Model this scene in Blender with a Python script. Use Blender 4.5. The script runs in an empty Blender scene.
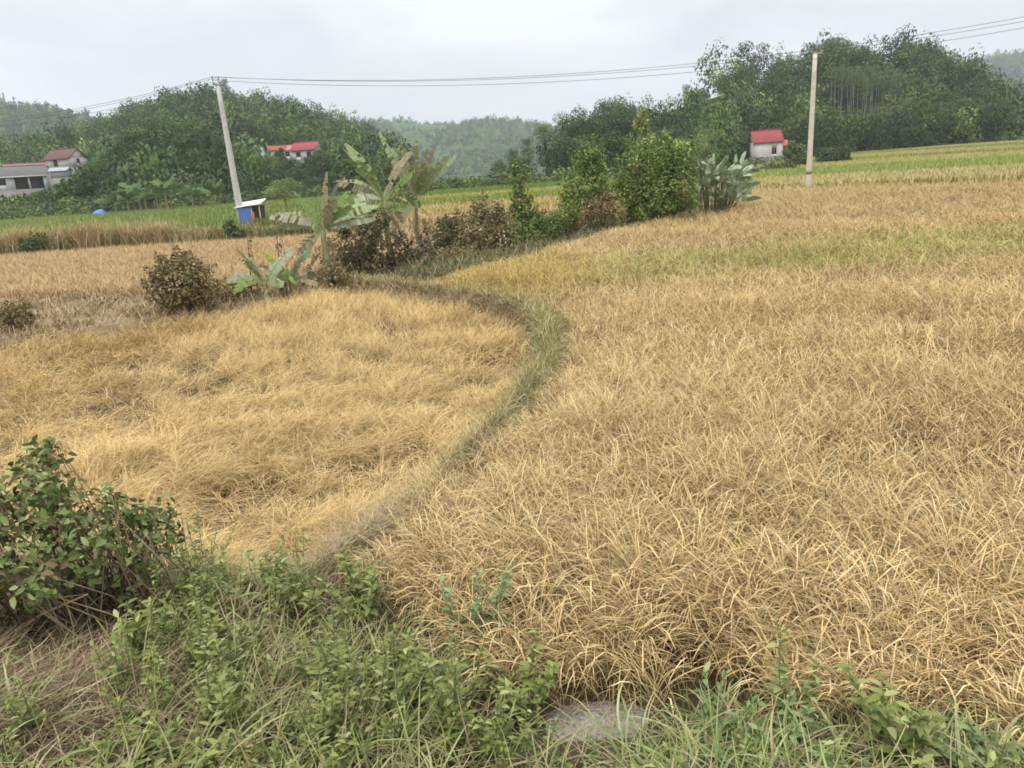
import bpy, math, random
import numpy as np

# ------------------------------------------------------------------ camera, world, sun, exposure
scene = bpy.context.scene
COL = scene.collection
FPX = 745.0
CZ = 3.6
PITCH = math.radians(15.8)
ROLL = math.radians(4.0)

cam_d = bpy.data.cameras.new("camera")
cam = bpy.data.objects.new("camera", cam_d)
COL.objects.link(cam)
cam_d.sensor_width = 36.0
cam_d.lens = 36.0 * FPX / 1024.0
cam_d.clip_start = 0.05
cam_d.clip_end = 6000.0
from mathutils import Matrix, Vector
cam.matrix_world = (Matrix.Translation((0, 0, CZ)) @ Matrix.Rotation(math.radians(90) - PITCH, 4, 'X')
                    @ Matrix.Rotation(-ROLL, 4, 'Z'))
scene.camera = cam

SUN_ELEV, SUN_AZ = math.radians(64), math.radians(205)     # azimuth clockwise from +Y
world = bpy.data.worlds.new("World")
scene.world = world
world.use_nodes = True
nt = world.node_tree
nt.nodes.clear()
N = nt.nodes.new


def link(a, b):
    nt.links.new(a, b)


out = N('ShaderNodeOutputWorld')
bg = N('ShaderNodeBackground')
bg.inputs['Strength'].default_value = 0.1
sky = N('ShaderNodeTexSky')
sky.sky_type = 'NISHITA'
sky.sun_disc = False
sky.sun_elevation = SUN_ELEV
sky.sun_rotation = SUN_AZ
tc = N('ShaderNodeTexCoord')
mp = N('ShaderNodeMapping')
mp.inputs['Scale'].default_value = (1.0, 1.0, 2.6)
nz = N('ShaderNodeTexNoise')
nz.inputs['Scale'].default_value = 3.2
nz.inputs['Detail'].default_value = 6.0
nz.inputs['Roughness'].default_value = 0.52
nz.inputs['Distortion'].default_value = 0.35
link(tc.outputs['Generated'], mp.inputs['Vector'])
link(mp.outputs['Vector'], nz.inputs['Vector'])
ramp = N('ShaderNodeValToRGB')
ramp.color_ramp.elements[0].position = 0.36
ramp.color_ramp.elements[0].color = (5.8, 5.9, 6.3, 1)
ramp.color_ramp.elements[1].position = 0.66
ramp.color_ramp.elements[1].color = (8.4, 8.5, 8.9, 1)
link(nz.outputs['Fac'], ramp.inputs['Fac'])
sep = N('ShaderNodeSeparateXYZ')
link(tc.outputs['Generated'], sep.inputs['Vector'])
mr = N('ShaderNodeMapRange')            # an overcast sky is about three times brighter at the zenith
mr.inputs['From Min'].default_value = 0.0
mr.inputs['From Max'].default_value = 1.0
mr.inputs['To Min'].default_value = 0.95
mr.inputs['To Max'].default_value = 2.5
link(sep.outputs['Z'], mr.inputs['Value'])
vm = N('ShaderNodeVectorMath')
vm.operation = 'SCALE'
link(ramp.outputs['Color'], vm.inputs[0])
link(mr.outputs['Result'], vm.inputs['Scale'])
mix = N('ShaderNodeMixRGB')
mix.inputs['Fac'].default_value = 0.93
link(sky.outputs['Color'], mix.inputs['Color1'])
link(vm.outputs['Vector'], mix.inputs['Color2'])
link(mix.outputs['Color'], bg.inputs['Color'])
link(bg.outputs['Background'], out.inputs['Surface'])

sun_d = bpy.data.lights.new("sun", 'SUN')
sun_d.energy = 1.5
sun_d.angle = math.radians(12)
sun_d.color = (1.0, 0.95, 0.86)
sun = bpy.data.objects.new("sun", sun_d)
COL.objects.link(sun)
sdir = Vector((math.sin(SUN_AZ) * math.cos(SUN_ELEV), math.cos(SUN_AZ) * math.cos(SUN_ELEV), math.sin(SUN_ELEV)))
sun.rotation_euler = sdir.to_track_quat('Z', 'Y').to_euler()

vs = scene.view_settings
vs.view_transform = 'Standard'
vs.look = 'None'
vs.exposure = 0.2
vs.gamma = 1.0
vs.use_curve_mapping = False
cy = scene.cycles
cy.use_denoising = True
cy.max_bounces = 6
cy.diffuse_bounces = 2
cy.glossy_bounces = 2
cy.transmission_bounces = 3
cy.transparent_max_bounces = 8
cy.volume_bounces = 1
cy.filter_width = 1.7

# ------------------------------------------------------------------ helpers
rng = np.random.default_rng(7)
random.seed(7)
_tab = np.random.default_rng(3).random((256, 256))


def vnoise(x, y):
    x = np.asarray(x, float); y = np.asarray(y, float)
    xi = np.floor(x).astype(int); yi = np.floor(y).astype(int)
    fx = x - xi; fy = y - yi
    fx = fx * fx * (3 - 2 * fx); fy = fy * fy * (3 - 2 * fy)
    a = _tab[xi & 255, yi & 255]; b = _tab[(xi + 1) & 255, yi & 255]
    c = _tab[xi & 255, (yi + 1) & 255]; d = _tab[(xi + 1) & 255, (yi + 1) & 255]
    return (a * (1 - fx) + b * fx) * (1 - fy) + (c * (1 - fx) + d * fx) * fy


def fbm(x, y, o=3):
    s = 0.0; a = 0.5; t = 0.0
    for i in range(o):
        s = s + a * vnoise(x * 2 ** i + 17.3 * i, y * 2 ** i + 5.1 * i); t += a; a *= 0.5
    return s / t


def sstep(x, a=0.0, b=1.0):
    t = np.clip((np.asarray(x, float) - a) / (b - a), 0, 1)
    return t * t * (3 - 2 * t)


def ray(px, py):
    u = (px - 512) / FPX; v = (384 - py) / FPX
    c, s = math.cos(ROLL), math.sin(ROLL)
    a = u * c + v * s; b = -u * s + v * c
    return np.array([a, math.cos(PITCH) + b * math.sin(PITCH), -math.sin(PITCH) + b * math.cos(PITCH)])


def atY(px, py, Y):
    d = ray(px, py)
    return d * (Y / d[1]) + np.array([0, 0, CZ])


def atz(px, py, z):
    d = ray(px, py)
    return d * ((z - CZ) / d[2]) + np.array([0, 0, CZ])


def sd_poly(x, y, poly):
    """signed distance to a closed polygon, positive inside"""
    x = np.asarray(x, float); y = np.asarray(y, float)
    P = np.array(poly, float); Q = np.roll(P, -1, axis=0)
    best = np.full(x.shape, 1e18); inside = np.zeros(x.shape, bool)
    for (ax, ay), (bx, by) in zip(P, Q):
        dx, dy = bx - ax, by - ay
        t = np.clip(((x - ax) * dx + (y - ay) * dy) / (dx * dx + dy * dy + 1e-12), 0, 1)
        best = np.minimum(best, (x - ax - t * dx) ** 2 + (y - ay - t * dy) ** 2)
        if ay != by:
            inside ^= ((ay > y) != (by > y)) & (x < (bx - ax) * (y - ay) / (by - ay) + ax)
    d = np.sqrt(best)
    return np.where(inside, d, -d)


def d_line(x, y, pts):
    best = np.full(np.shape(x), 1e18)
    for (ax, ay), (bx, by) in zip(pts[:-1], pts[1:]):
        dx, dy = bx - ax, by - ay
        t = np.clip(((x - ax) * dx + (y - ay) * dy) / (dx * dx + dy * dy), 0, 1)
        best = np.minimum(best, (x - ax - t * dx) ** 2 + (y - ay - t * dy) ** 2)
    return np.sqrt(best)


def mesh(name, V, F, mat, C=None, parent=None, smooth=False):
    """one mesh object from vertex array, list of face arrays, optional per-vertex base colour"""
    V = np.asarray(V, np.float32).reshape(-1, 3)
    if isinstance(F, np.ndarray):
        F = [F]
    F = [np.asarray(f, np.int32) for f in F if len(f)]
    me = bpy.data.meshes.new(name)
    me.vertices.add(len(V)); me.vertices.foreach_set("co", V.ravel())
    nl = sum(f.size for f in F); npoly = sum(len(f) for f in F)
    me.loops.add(nl); me.loops.foreach_set("vertex_index", np.concatenate([f.ravel() for f in F]))
    tot = np.concatenate([np.full(len(f), f.shape[1], np.int32) for f in F])
    st = np.concatenate([[0], np.cumsum(tot)[:-1]]).astype(np.int32)
    me.polygons.add(npoly); me.polygons.foreach_set("loop_start", st)
    try:
        me.polygons.foreach_set("loop_total", tot)
    except Exception:
        pass
    if smooth:
        me.polygons.foreach_set("use_smooth", np.ones(npoly, bool))
    if C is not None:
        C = np.asarray(C, np.float32)
        if C.ndim == 1:
            C = np.tile(C, (len(V), 1))
        a = me.color_attributes.new("Col", 'FLOAT_COLOR', 'POINT')
        a.data.foreach_set("color", np.concatenate([C[:, :3], np.ones((len(C), 1), np.float32)], 1).ravel())
    me.materials.append(mat)
    me.update(calc_edges=True)
    o = bpy.data.objects.new(name, me)
    COL.objects.link(o)
    if parent is not None:
        o.parent = parent
    return o


class MB:
    """collects pieces for one mesh"""
    def __init__(s):
        s.V = []; s.Q = []; s.T = []; s.C = []; s.n = 0

    def add(s, V, Q=None, T=None, C=None):
        V = np.asarray(V, float).reshape(-1, 3)
        if Q is not None and len(Q): s.Q.append(np.asarray(Q, int) + s.n)
        if T is not None and len(T): s.T.append(np.asarray(T, int) + s.n)
        C = np.asarray((1, 1, 1) if C is None else C, float)
        if C.ndim == 1: C = np.tile(C, (len(V), 1))
        s.V.append(V); s.C.append(C); s.n += len(V)
        return s

    def box(s, x0, x1, y0, y1, z0, z1, C=None):
        V = [(x, y, z) for z in (z0, z1) for y in (y0, y1) for x in (x0, x1)]
        return s.add(V, [(0, 2, 3, 1), (4, 5, 7, 6), (0, 1, 5, 4), (2, 6, 7, 3), (0, 4, 6, 2), (1, 3, 7, 5)], C=C)

    def tube(s, pts, rad, seg=7, C=None, cap=True):
        pts = np.asarray(pts, float); k = len(pts)
        rad = np.broadcast_to(np.asarray(rad, float), (k,))
        t = np.gradient(pts, axis=0); t /= np.linalg.norm(t, axis=1)[:, None] + 1e-9
        ref = np.array([0.9, 0.31, 0.3]) if abs(t[0][2]) > 0.7 else np.array([0, 0, 1.0])
        u = np.cross(t, ref); u /= np.linalg.norm(u, axis=1)[:, None] + 1e-9
        v = np.cross(t, u)
        a = np.arange(seg) * 2 * math.pi / seg
        V = pts[:, None] + rad[:, None, None] * (np.cos(a)[None, :, None] * u[:, None] + np.sin(a)[None, :, None] * v[:, None])
        i = np.arange(k - 1)[:, None] * seg; j = np.arange(seg)[None]
        j2 = (j + 1) % seg
        Q = np.stack([i + j, i + j2, i + seg + j2, i + seg + j], -1).reshape(-1, 4)
        V = V.reshape(-1, 3)
        T = None
        if cap:
            V = np.concatenate([V, pts[:1], pts[-1:]])
            b = (k - 1) * seg; n0 = k * seg
            jj = np.arange(seg); jn = (jj + 1) % seg
            T = np.concatenate([np.stack([jn, jj, np.full(seg, n0)], -1), np.stack([b + jj, b + jn, np.full(seg, n0 + 1)], -1)])
        return s.add(V, Q, T, C)

    def build(s, name, mat, parent=None, smooth=False):
        F = []
        if s.Q: F.append(np.concatenate(s.Q))
        if s.T: F.append(np.concatenate(s.T))
        return mesh(name, np.concatenate(s.V), F, mat, np.concatenate(s.C), parent, smooth)


def tag(o, label=None, cat=None, group=None, kind=None):
    if label: o['label'] = label
    if cat: o['category'] = cat
    if group: o['group'] = group
    if kind: o['kind'] = kind
    return o


def empty(name, loc, rz=0.0):
    o = bpy.data.objects.new(name, None)
    o.empty_display_size = 0.3
    COL.objects.link(o)
    o.location = [float(v) for v in loc]; o.rotation_euler = (0, 0, rz)
    return o


def copy_tree(o, parent=None):
    c = o.copy(); COL.objects.link(c)
    if parent is not None: c.parent = parent
    for ch in list(o.children): copy_tree(ch, c)
    return c


# ------------------------------------------------------------------ materials
def mat_attr(name, rough=0.75, spec=0.2, trans=0.0, var=0.0, noise=0.0, nscale=8.0, bump=0.0):
    """base colour from the mesh's own colour, optional noise, per-object variation, translucency"""
    m = bpy.data.materials.new(name); m.use_nodes = True
    t = m.node_tree; t.nodes.clear()
    n = t.nodes.new; L = t.links.new
    o = n('ShaderNodeOutputMaterial'); b = n('ShaderNodeBsdfPrincipled')
    b.inputs['Roughness'].default_value = rough
    b.inputs['Specular IOR Level'].default_value = spec
    a = n('ShaderNodeAttribute'); a.attribute_name = 'Col'
    c = a.outputs['Color']
    if var:
        oi = n('ShaderNodeObjectInfo'); r = n('ShaderNodeMapRange')
        r.inputs['To Min'].default_value = 1 - var; r.inputs['To Max'].default_value = 1 + var
        L(oi.outputs['Random'], r.inputs['Value'])
        s = n('ShaderNodeVectorMath'); s.operation = 'SCALE'
        L(c, s.inputs[0]); L(r.outputs['Result'], s.inputs['Scale']); c = s.outputs['Vector']
    if noise or bump:
        g = n('ShaderNodeTexCoord'); z = n('ShaderNodeTexNoise')
        z.inputs['Scale'].default_value = nscale; z.inputs['Detail'].default_value = 7; z.inputs['Roughness'].default_value = 0.65
        L(g.outputs['Object'], z.inputs['Vector'])
        if noise:
            r = n('ShaderNodeMapRange'); r.inputs['From Min'].default_value = 0.25; r.inputs['From Max'].default_value = 0.75
            r.inputs['To Min'].default_value = 1 - noise; r.inputs['To Max'].default_value = 1 + noise
            L(z.outputs['Fac'], r.inputs['Value'])
            s = n('ShaderNodeVectorMath'); s.operation = 'SCALE'
            L(c, s.inputs[0]); L(r.outputs['Result'], s.inputs['Scale']); c = s.outputs['Vector']
        if bump:
            bp = n('ShaderNodeBump'); bp.inputs['Strength'].default_value = bump; bp.inputs['Distance'].default_value = 0.05
            L(z.outputs['Fac'], bp.inputs['Height']); L(bp.outputs['Normal'], b.inputs['Normal'])
    L(c, b.inputs['Base Color'])
    sh = b.outputs['BSDF']
    if trans:
        tr = n('ShaderNodeBsdfTranslucent'); L(c, tr.inputs['Color'])
        mx = n('ShaderNodeMixShader'); mx.inputs['Fac'].default_value = trans
        L(sh, mx.inputs[1]); L(tr.outputs['BSDF'], mx.inputs[2]); sh = mx.outputs['Shader']
    L(sh, o.inputs['Surface'])
    return m


M_STRAW = mat_attr("straw", 0.85, 0.1, 0.08)
M_GRASS = mat_attr("grass_blade", 0.6, 0.25, 0.15)
M_LEAF = mat_attr("leaf", 0.6, 0.2, 0.14)
M_TREELEAF = mat_attr("tree_leaf", 0.6, 0.25, 0.08, var=0.25)
M_FOREST = mat_attr("forest_leaf", 0.65, 0.2, 0.08)
M_BARK = mat_attr("bark", 0.9, 0.1, 0.0, noise=0.35, nscale=3.0)
M_SOIL = mat_attr("soil", 0.95, 0.05, 0.0, noise=0.3, nscale=1.7, bump=0.3)
M_HILL = mat_attr("hill_soil", 0.95, 0.05, 0.0, noise=0.3, nscale=0.15)
M_CONC = mat_attr("concrete", 0.85, 0.2, 0.0, noise=0.22, nscale=4.0, bump=0.15)
M_SLAB = mat_attr("rough_concrete", 0.9, 0.15, 0.0, noise=0.7, nscale=34.0, bump=0.8)
M_WALL = mat_attr("painted_wall", 0.85, 0.2, 0.0, noise=0.16, nscale=0.8)
M_ROOF = mat_attr("roofing", 0.7, 0.3, 0.0, noise=0.2, nscale=1.4)
M_DARK = mat_attr("dark_glass", 0.3, 0.5)
M_METAL = mat_attr("galvanised_metal", 0.5, 0.5, 0.0, noise=0.2, nscale=9)
M_TARP = mat_attr("tarpaulin", 0.45, 0.4, 0.0, noise=0.2, nscale=2.5, bump=0.4)

# ------------------------------------------------------------------ plan of the valley floor (metres)
VERGE = [(-60, 26), (-20, 12.5), (-9, 8.6), (-5.2, 7.1), (-3.6, 6.7), (-2.9, 6.3), (-2.1, 6.05), (-1.4, 5.75), (-0.9, 5.1), (-0.4, 4.5), (0, 4.2), (0.7, 4.05), (1.5, 3.95),
         (2.2, 3.75), (3.0, 3.5), (6, 2.4), (14, -1), (30, -8), (30, -40), (-60, -40)]
BUND = [(-5.6, 26.9), (-4.5, 25.4), (-2.4, 23.2), (-0.3, 20.9), (0.65, 18.5), (0.85, 16.2), (0.55, 13.1), (0.05, 10.7), (-0.55, 9.1),
        (-1.05, 7.7), (-1.5, 6.7), (-1.9, 5.9)]
LFIELD = [(-6.2, 25.7), (-8.6, 22.9), (-11.0, 21.4), (-12.6, 20.4), (-14.8, 19.6), (-24, 17.5), (-60, 16), (-60, 26), (-20, 12.5), (-9, 8.6), (-5.2, 7.1),
          (-3.6, 6.7), (-2.9, 6.3), (-2.1, 6.1)] + [(x - (0.22 if y < 8 else 0.32 if y < 15 else 0.42), y - (0.35 if y > 20 else 0)) for x, y in BUND[::-1][1:]]
RFIELD = [(x + (0.40 if y < 8 else 0.55), y) for x, y in BUND[:0:-1]][1:] + [(-2.6, 24.6), (-0.9, 27.0), (0.9, 29.6), (5.6, 38.2), (11.8, 46.8), (20.7, 63.5), (24.4, 60.1), (29.6, 56.4),
         (34.7, 50.6), (52, 38), (70, 20), (40, -8), (14, -1), (6, 2.4), (3.0, 3.5), (2.2, 3.75), (1.5, 3.95), (0.7, 4.05), (0, 4.2), (-0.4, 4.5), (-0.9, 5.1), (-1.4, 5.75)]
DFIELD = [(-70, 38), (-30, 31.5), (-20, 29.3), (-13, 27.2), (-9.7, 27.8), (-6.5, 30.5), (-3, 34), (-1.5, 40), (-2.5, 47), (-12, 48.5), (-26, 49.8), (-33, 50), (-70, 60)]
GFIELD = [(-90, 75), (-34.7, 54.2), (-26, 56), (-13, 56.5), (-9, 75), (-12, 118), (-35, 130), (-65, 122), (-110, 112)]
CFIELD = [(-7, 55), (4, 52), (14, 58), (22, 75), (24, 118), (8, 124), (-9, 124), (-11, 118), (-8.4, 75)]
TFIELD = [(21.5, 65), (25.5, 61.3), (30.6, 57.4), (35.7, 51.6), (60, 36), (140, 60), (170, 150), (150, 168), (100, 165), (70, 150), (50, 128), (36, 112), (27, 90)]


def zg(x, y):
    x = np.asarray(x, float); y = np.asarray(y, float)
    z = 0.15 + 0.35 * sstep(y, 30, 60) + 0 * x
    z = z + 0.06 * (fbm(x * 0.35, y * 0.35) - 0.5)
    z = np.where(y > 110, z + 0.6 * sstep(y, 110, 160), z)
    def lay(z, poly, h, soft):
        w = sstep(sd_poly(x, y, poly), -soft, soft * 0.3)
        return z * (1 - w) + h * w
    z = lay(z, RFIELD, 0.0 + 0.42 * sstep(y, 28, 58), 0.25)
    z = lay(z, LFIELD, -0.42, 0.3)
    z = lay(z, DFIELD, 0.22 + 0.2 * sstep(y, 30, 48), 0.7)
    z = lay(z, GFIELD, 1.05 + 0.3 * sstep(y, 60, 120), 2.6)
    z = lay(z, CFIELD, 0.45 + 0.7 * sstep(y, 60, 122), 1.5)
    z = lay(z, TFIELD, 0.65 + 1.9 * sstep(y, 55, 165), 1.0)
    s = sd_poly(x, y, VERGE)
    z = np.where(s > -0.4, z * (1 - sstep(s, -0.4, 0.3)) + sstep(s, -0.4, 0.3) * (0.08 + np.clip(s, 0, 4) * 0.3 + 0.12 * (fbm(x * 1.3, y * 1.3) - 0.5)), z)
    b = d_line(x, y, BUND)
    return z + 0.18 * np.exp(-(b / 0.35) ** 2)


ys = np.concatenate([np.linspace(-40, -2, 20), np.linspace(-1.5, 30, 210), np.geomspace(30.3, 150, 170), np.geomspace(152, 2600, 50)])
ts = np.linspace(-1, 1, 301); ts = np.sign(ts) * np.abs(ts) ** 1.7
GX = ts[None, :] * (55 + 1.15 * np.clip(ys, 0, None))[:, None]
GY = np.repeat(ys[:, None], len(ts), 1)
GZ = zg(GX, GY)
gc = np.empty(GX.shape + (3,)); gc[:] = (0.16, 0.13, 0.06)
def paint(poly, c, soft=0.4):
    w = sstep(sd_poly(GX, GY, poly), -soft, soft)[..., None]
    gc[:] = gc * (1 - w) + np.array(c) * w
paint(RFIELD, (0.085, 0.06, 0.032)); paint(LFIELD, (0.085, 0.06, 0.032)); paint(DFIELD, (0.40, 0.27, 0.12)); paint(GFIELD, (0.11, 0.17, 0.03))
paint(CFIELD, (0.30, 0.25, 0.09)); paint(TFIELD, (0.33, 0.26, 0.10)); paint(VERGE, (0.085, 0.065, 0.042))
paint([(-6, 26.4), (-8.6, 23.1), (-11, 21.6), (-12.6, 20.6), (-14.8, 19.8), (-24, 17.7), (-45, 16.5), (-45, 34), (-20, 29.6), (-13, 27.4), (-9.7, 28.0)], (0.27, 0.195, 0.12))
bw = np.exp(-(d_line(GX, GY, BUND) / 0.5) ** 2)[..., None]; gc[:] = gc * (1 - bw) + np.array((0.15, 0.115, 0.065)) * bw
far = sstep(GY, 128, 150)[..., None]; gc[:] = gc * (1 - far) + np.array((0.07, 0.085, 0.035)) * far
nr, nc = GX.shape
idx = np.arange(nr * nc).reshape(nr, nc)
gq = np.stack([idx[:-1, :-1], idx[:-1, 1:], idx[1:, 1:], idx[1:, :-1]], -1).reshape(-1, 4)
ground = mesh("ground", np.stack([GX, GY, GZ], -1), gq, M_SOIL, gc.reshape(-1, 3), smooth=True)
tag(ground, kind="structure")

# ------------------------------------------------------------------ hills
HILLS = {}


class Hill:
    def __init__(s, name, ctrl, d_ridge, d_base, treeh, zbase, power=1.15, rough=3.0, base_col=(0.05, 0.065, 0.025)):
        c = np.array(ctrl, float)
        s.px = np.linspace(c[0, 0], c[-1, 0], int((c[-1, 0] - c[0, 0]) / 6) + 2)
        sy = np.interp(s.px, c[:, 0], c[:, 1])
        def fn(d): return np.interp(s.px, *zip(*d)) if isinstance(d, list) else np.full(len(s.px), float(d))
        s.dr, s.db = fn(d_ridge), fn(d_base)
        s.zb = zbase
        s.p = power
        R = np.array([atY(a, b, d) for a, b, d in zip(s.px, sy, s.dr)])
        B = np.array([atY(a, b, d) for a, b, d in zip(s.px, sy, s.db)])
        s.R = R; s.B = B
        s.zr = np.maximum(R[:, 2] - fn(treeh), zbase + 0.5)
        s.rough = rough
        vv = np.concatenate([np.linspace(0, 1, 28), np.linspace(1.06, 2.2, 14)])
        U, Vv = np.meshgrid(np.arange(len(s.px)), vv, indexing='ij')
        P = s.at(U.ravel().astype(float), Vv.ravel()).reshape(len(s.px), len(vv), 3)
        s.P = P
        i = np.arange(P.shape[0] * P.shape[1]).reshape(P.shape[:2])
        q = np.stack([i[:-1, :-1], i[1:, :-1], i[1:, 1:], i[:-1, 1:]], -1).reshape(-1, 4)
        s.obj = mesh(name, P, q, M_HILL, np.array(base_col), smooth=True)
        tag(s.obj, kind="structure")

    def at(s, u, v):
        """u in column index, v 0 base .. 1 ridge .. 2 behind"""
        k = np.arange(len(s.px))
        def it(a): return np.interp(u, k, a)
        db, dr = it(s.db), it(s.dr)
        Y = db + (dr - db) * v
        xr = it(s.R[:, 0]); xb = it(s.B[:, 0])
        X = xb + (xr - xb) * np.minimum(v, 1.0) + (xr - xb) * 0.3 * np.maximum(v - 1, 0)
        zr = it(s.zr)
        up = np.clip(v, 0, 1) ** s.p
        dn = np.clip((v - 1) / 1.2, 0, 1)
        h = up * (1 - sstep(dn))
        Z = s.zb + (zr - s.zb) * h + s.rough * (fbm(X * 0.03 + 9, Y * 0.03, 3) - 0.5) * 2 * np.sin(np.pi * np.clip(v, 0, 1)) - 1.0 * (v < 0.01)
        return np.stack([X, Y, Z], -1)

    def z_at(s, x, y):
        """surface height at a world point, by nearest columns"""
        best = -9.0
        k = np.arange(len(s.px), dtype=float)
        # column whose x matches at this y
        v = (y - s.db) / (s.dr - s.db)
        ok = (v >= 0) & (v <= 1.6)
        if not ok.any(): return best
        pts = s.at(k, np.clip(v, 0, 2))
        j = np.argmin(np.abs(pts[:, 0] - x))
        if abs(pts[j, 0] - x) > 8 or not ok[j]: return best
        return pts[j, 2]


H_RIGHT = Hill("hill", [(455, 172), (490, 160), (520, 146), (560, 130), (600, 110), (640, 102), (690, 92), (715, 86), (745, 78), (775, 70), (800, 60), (830, 46), (870, 46),
                        (905, 38), (935, 40), (960, 50), (985, 68), (1024, 84), (1100, 92), (1200, 104)],
               [(455, 190), (600, 200), (830, 215), (1200, 215)], [(455, 138), (560, 136), (700, 150), (860, 160), (1200, 175)], [(640, 10), (670, 3.5), (735, 2.5), (755, 9)], 1.5, 1.2)
H_LEFT = Hill("hill", [(-150, 158), (-60, 146), (0, 138), (40, 130), (80, 121), (105, 114), (130, 103), (155, 92), (180, 84), (215, 84), (240, 90), (270, 95), (300, 101), (330, 109), (355, 122),
                       (380, 134), (400, 142), (440, 158), (480, 172)], 330, [(-150, 118), (60, 126), (200, 133), (480, 140)], 8.5, 1.2, 1.15, 5)
H_LEFTFAR = Hill("hill", [(-150, 116), (-60, 106), (0, 103), (40, 107), (75, 116), (110, 122), (170, 126)], 800, 520, 5, 6, 1.0, 6)
H_MID = Hill("hill", [(300, 128), (350, 121), (390, 119), (420, 121), (455, 123), (490, 118), (515, 120), (545, 126), (620, 134)], 1250, 820, 5, 2, 1.0, 18,
             base_col=(0.075, 0.125, 0.04))
H_RIGHTFAR = Hill("hill", [(900, 88), (950, 70), (985, 58), (1010, 53), (1040, 52), (1100, 58), (1200, 76)], 1300, 800, 5, 8, 1.0, 6)
ALLH = [H_RIGHT, H_LEFT]
_pc = np.repeat(H_RIGHT.px[:, None], H_RIGHT.P.shape[1], 1); _vv = np.concatenate([np.linspace(0, 1, 28), np.linspace(1.06, 2.2, 14)])[None, :]
_w = sstep(_pc, 640, 660) * (1 - sstep(_pc, 735, 755)) * sstep(_vv, 0.2, 0.3)
_step = 0.75 + 0.25 * np.sin(_vv * 38)
_c = np.array((0.05, 0.065, 0.025)) * (1 - _w[..., None]) + np.array((0.12, 0.17, 0.05)) * _w[..., None] * _step[..., None]
H_RIGHT.obj.data.color_attributes["Col"].data.foreach_set("color", np.concatenate([_c.reshape(-1, 3), np.ones((_c.size // 3, 1))], 1).astype(np.float32).ravel())


_SX = np.arange(-320, 321.0, 2.0); _SY = np.arange(100, 361.0, 2.0)
_SG = np.array([zg(_SX, np.full(len(_SX), yy)) for yy in _SY])
for _h in ALLH:
    for _j, yy in enumerate(_SY):
        _v = (yy - _h.db) / (_h.dr - _h.db)
        _ok = (_v >= 0) & (_v <= 1.6)
        if _ok.sum() > 2:
            _p = _h.at(np.arange(len(_h.px), dtype=float)[_ok], _v[_ok])
            _SG[_j] = np.maximum(_SG[_j], np.interp(_SX, _p[:, 0], _p[:, 2], left=-9, right=-9))


def surf(x, y):
    """height of ground or hill at a point of the plan"""
    if y < 102:
        return float(zg(np.array([x]), np.array([y]))[0])
    i = min(max((x + 320) / 2, 0), len(_SX) - 1.001); j = min(max((y - 100) / 2, 0), len(_SY) - 1.001)
    a, b = int(i), int(j); f, g = i - a, j - b
    return float((_SG[b, a] * (1 - f) + _SG[b, a + 1] * f) * (1 - g) + (_SG[b + 1, a] * (1 - f) + _SG[b + 1, a + 1] * f) * g)


def hit(px, py, y0=40.0, y1=340.0):
    """where the ray through a point of the view meets the terrain"""
    d = ray(px, py); Y = y0
    while Y < y1:
        p = d * (Y / d[1]) + np.array([0, 0, CZ])
        if p[2] <= surf(p[0], p[1]):
            return p
        Y *= 1.006
    return d * (y1 / d[1]) + np.array([0, 0, CZ])


# ------------------------------------------------------------------ blades: rice, grass, straw
def blades(base, az, tilt, bend, L, w, S, prof, col, curl=None, p=1.0, twist=None, floor=None, tipcol=None):
    n = len(base)
    s = (np.arange(S) + 0.5) / S
    curl = np.zeros(n) if curl is None else curl
    ang = tilt[:, None] + bend[:, None] * s[None] ** p
    a = az[:, None] + curl[:, None] * s[None]
    dl = (L / S)[:, None]
    st = np.stack([np.sin(ang) * np.cos(a) * dl, np.sin(ang) * np.sin(a) * dl, np.cos(ang) * dl], -1)
    sp = np.concatenate([base[:, None], base[:, None] + np.cumsum(st, 1)], 1)
    if floor is not None:
        sp[..., 2] = np.maximum(sp[..., 2], floor[:, None])
    a2 = np.concatenate([a[:, :1], a], 1)
    if twist is not None:
        a2 = a2 + twist[:, None]
    side = np.stack([-np.sin(a2), np.cos(a2), 0.25 * np.sin(a2 * 3)], -1)
    hw = (w[:, None] * np.asarray(prof)[None])[..., None] * 0.5
    V = np.stack([sp - side * hw, sp + side * hw], 2).reshape(-1, 3)
    b = (np.arange(n) * (S + 1) * 2)[:, None]; k = (np.arange(S) * 2)[None]
    i = b + k
    Q = np.stack([i, i + 1, i + 3, i + 2], -1).reshape(-1, 4)
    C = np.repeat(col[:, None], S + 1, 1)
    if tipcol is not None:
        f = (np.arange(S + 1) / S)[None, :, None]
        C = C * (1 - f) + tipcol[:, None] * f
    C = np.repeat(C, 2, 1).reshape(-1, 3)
    return V, Q, C


def join(parts):
    V, Q, C, n = [], [], [], 0
    for v, q, c in parts:
        V.append(v); Q.append(q + n); C.append(c); n += len(v)
    return np.concatenate(V), np.concatenate(Q), np.concatenate(C)


def sector(d0, d1, dens, half=47):
    a = math.radians(half)
    n = int(dens * a * (d1 ** 2 - d0 ** 2))
    r = np.sqrt(rng.uniform(d0 ** 2, d1 ** 2, n)); t = rng.uniform(-a, a, n)
    return r * np.sin(t), r * np.cos(t), r


def pal(n, cols, wts, jit=0.12):
    i = rng.choice(len(cols), n, p=np.array(wts, float) / sum(wts))
    return np.array(cols)[i] * (1 + rng.normal(0, jit, (n, 1))).clip(0.5, 1.6)


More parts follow.
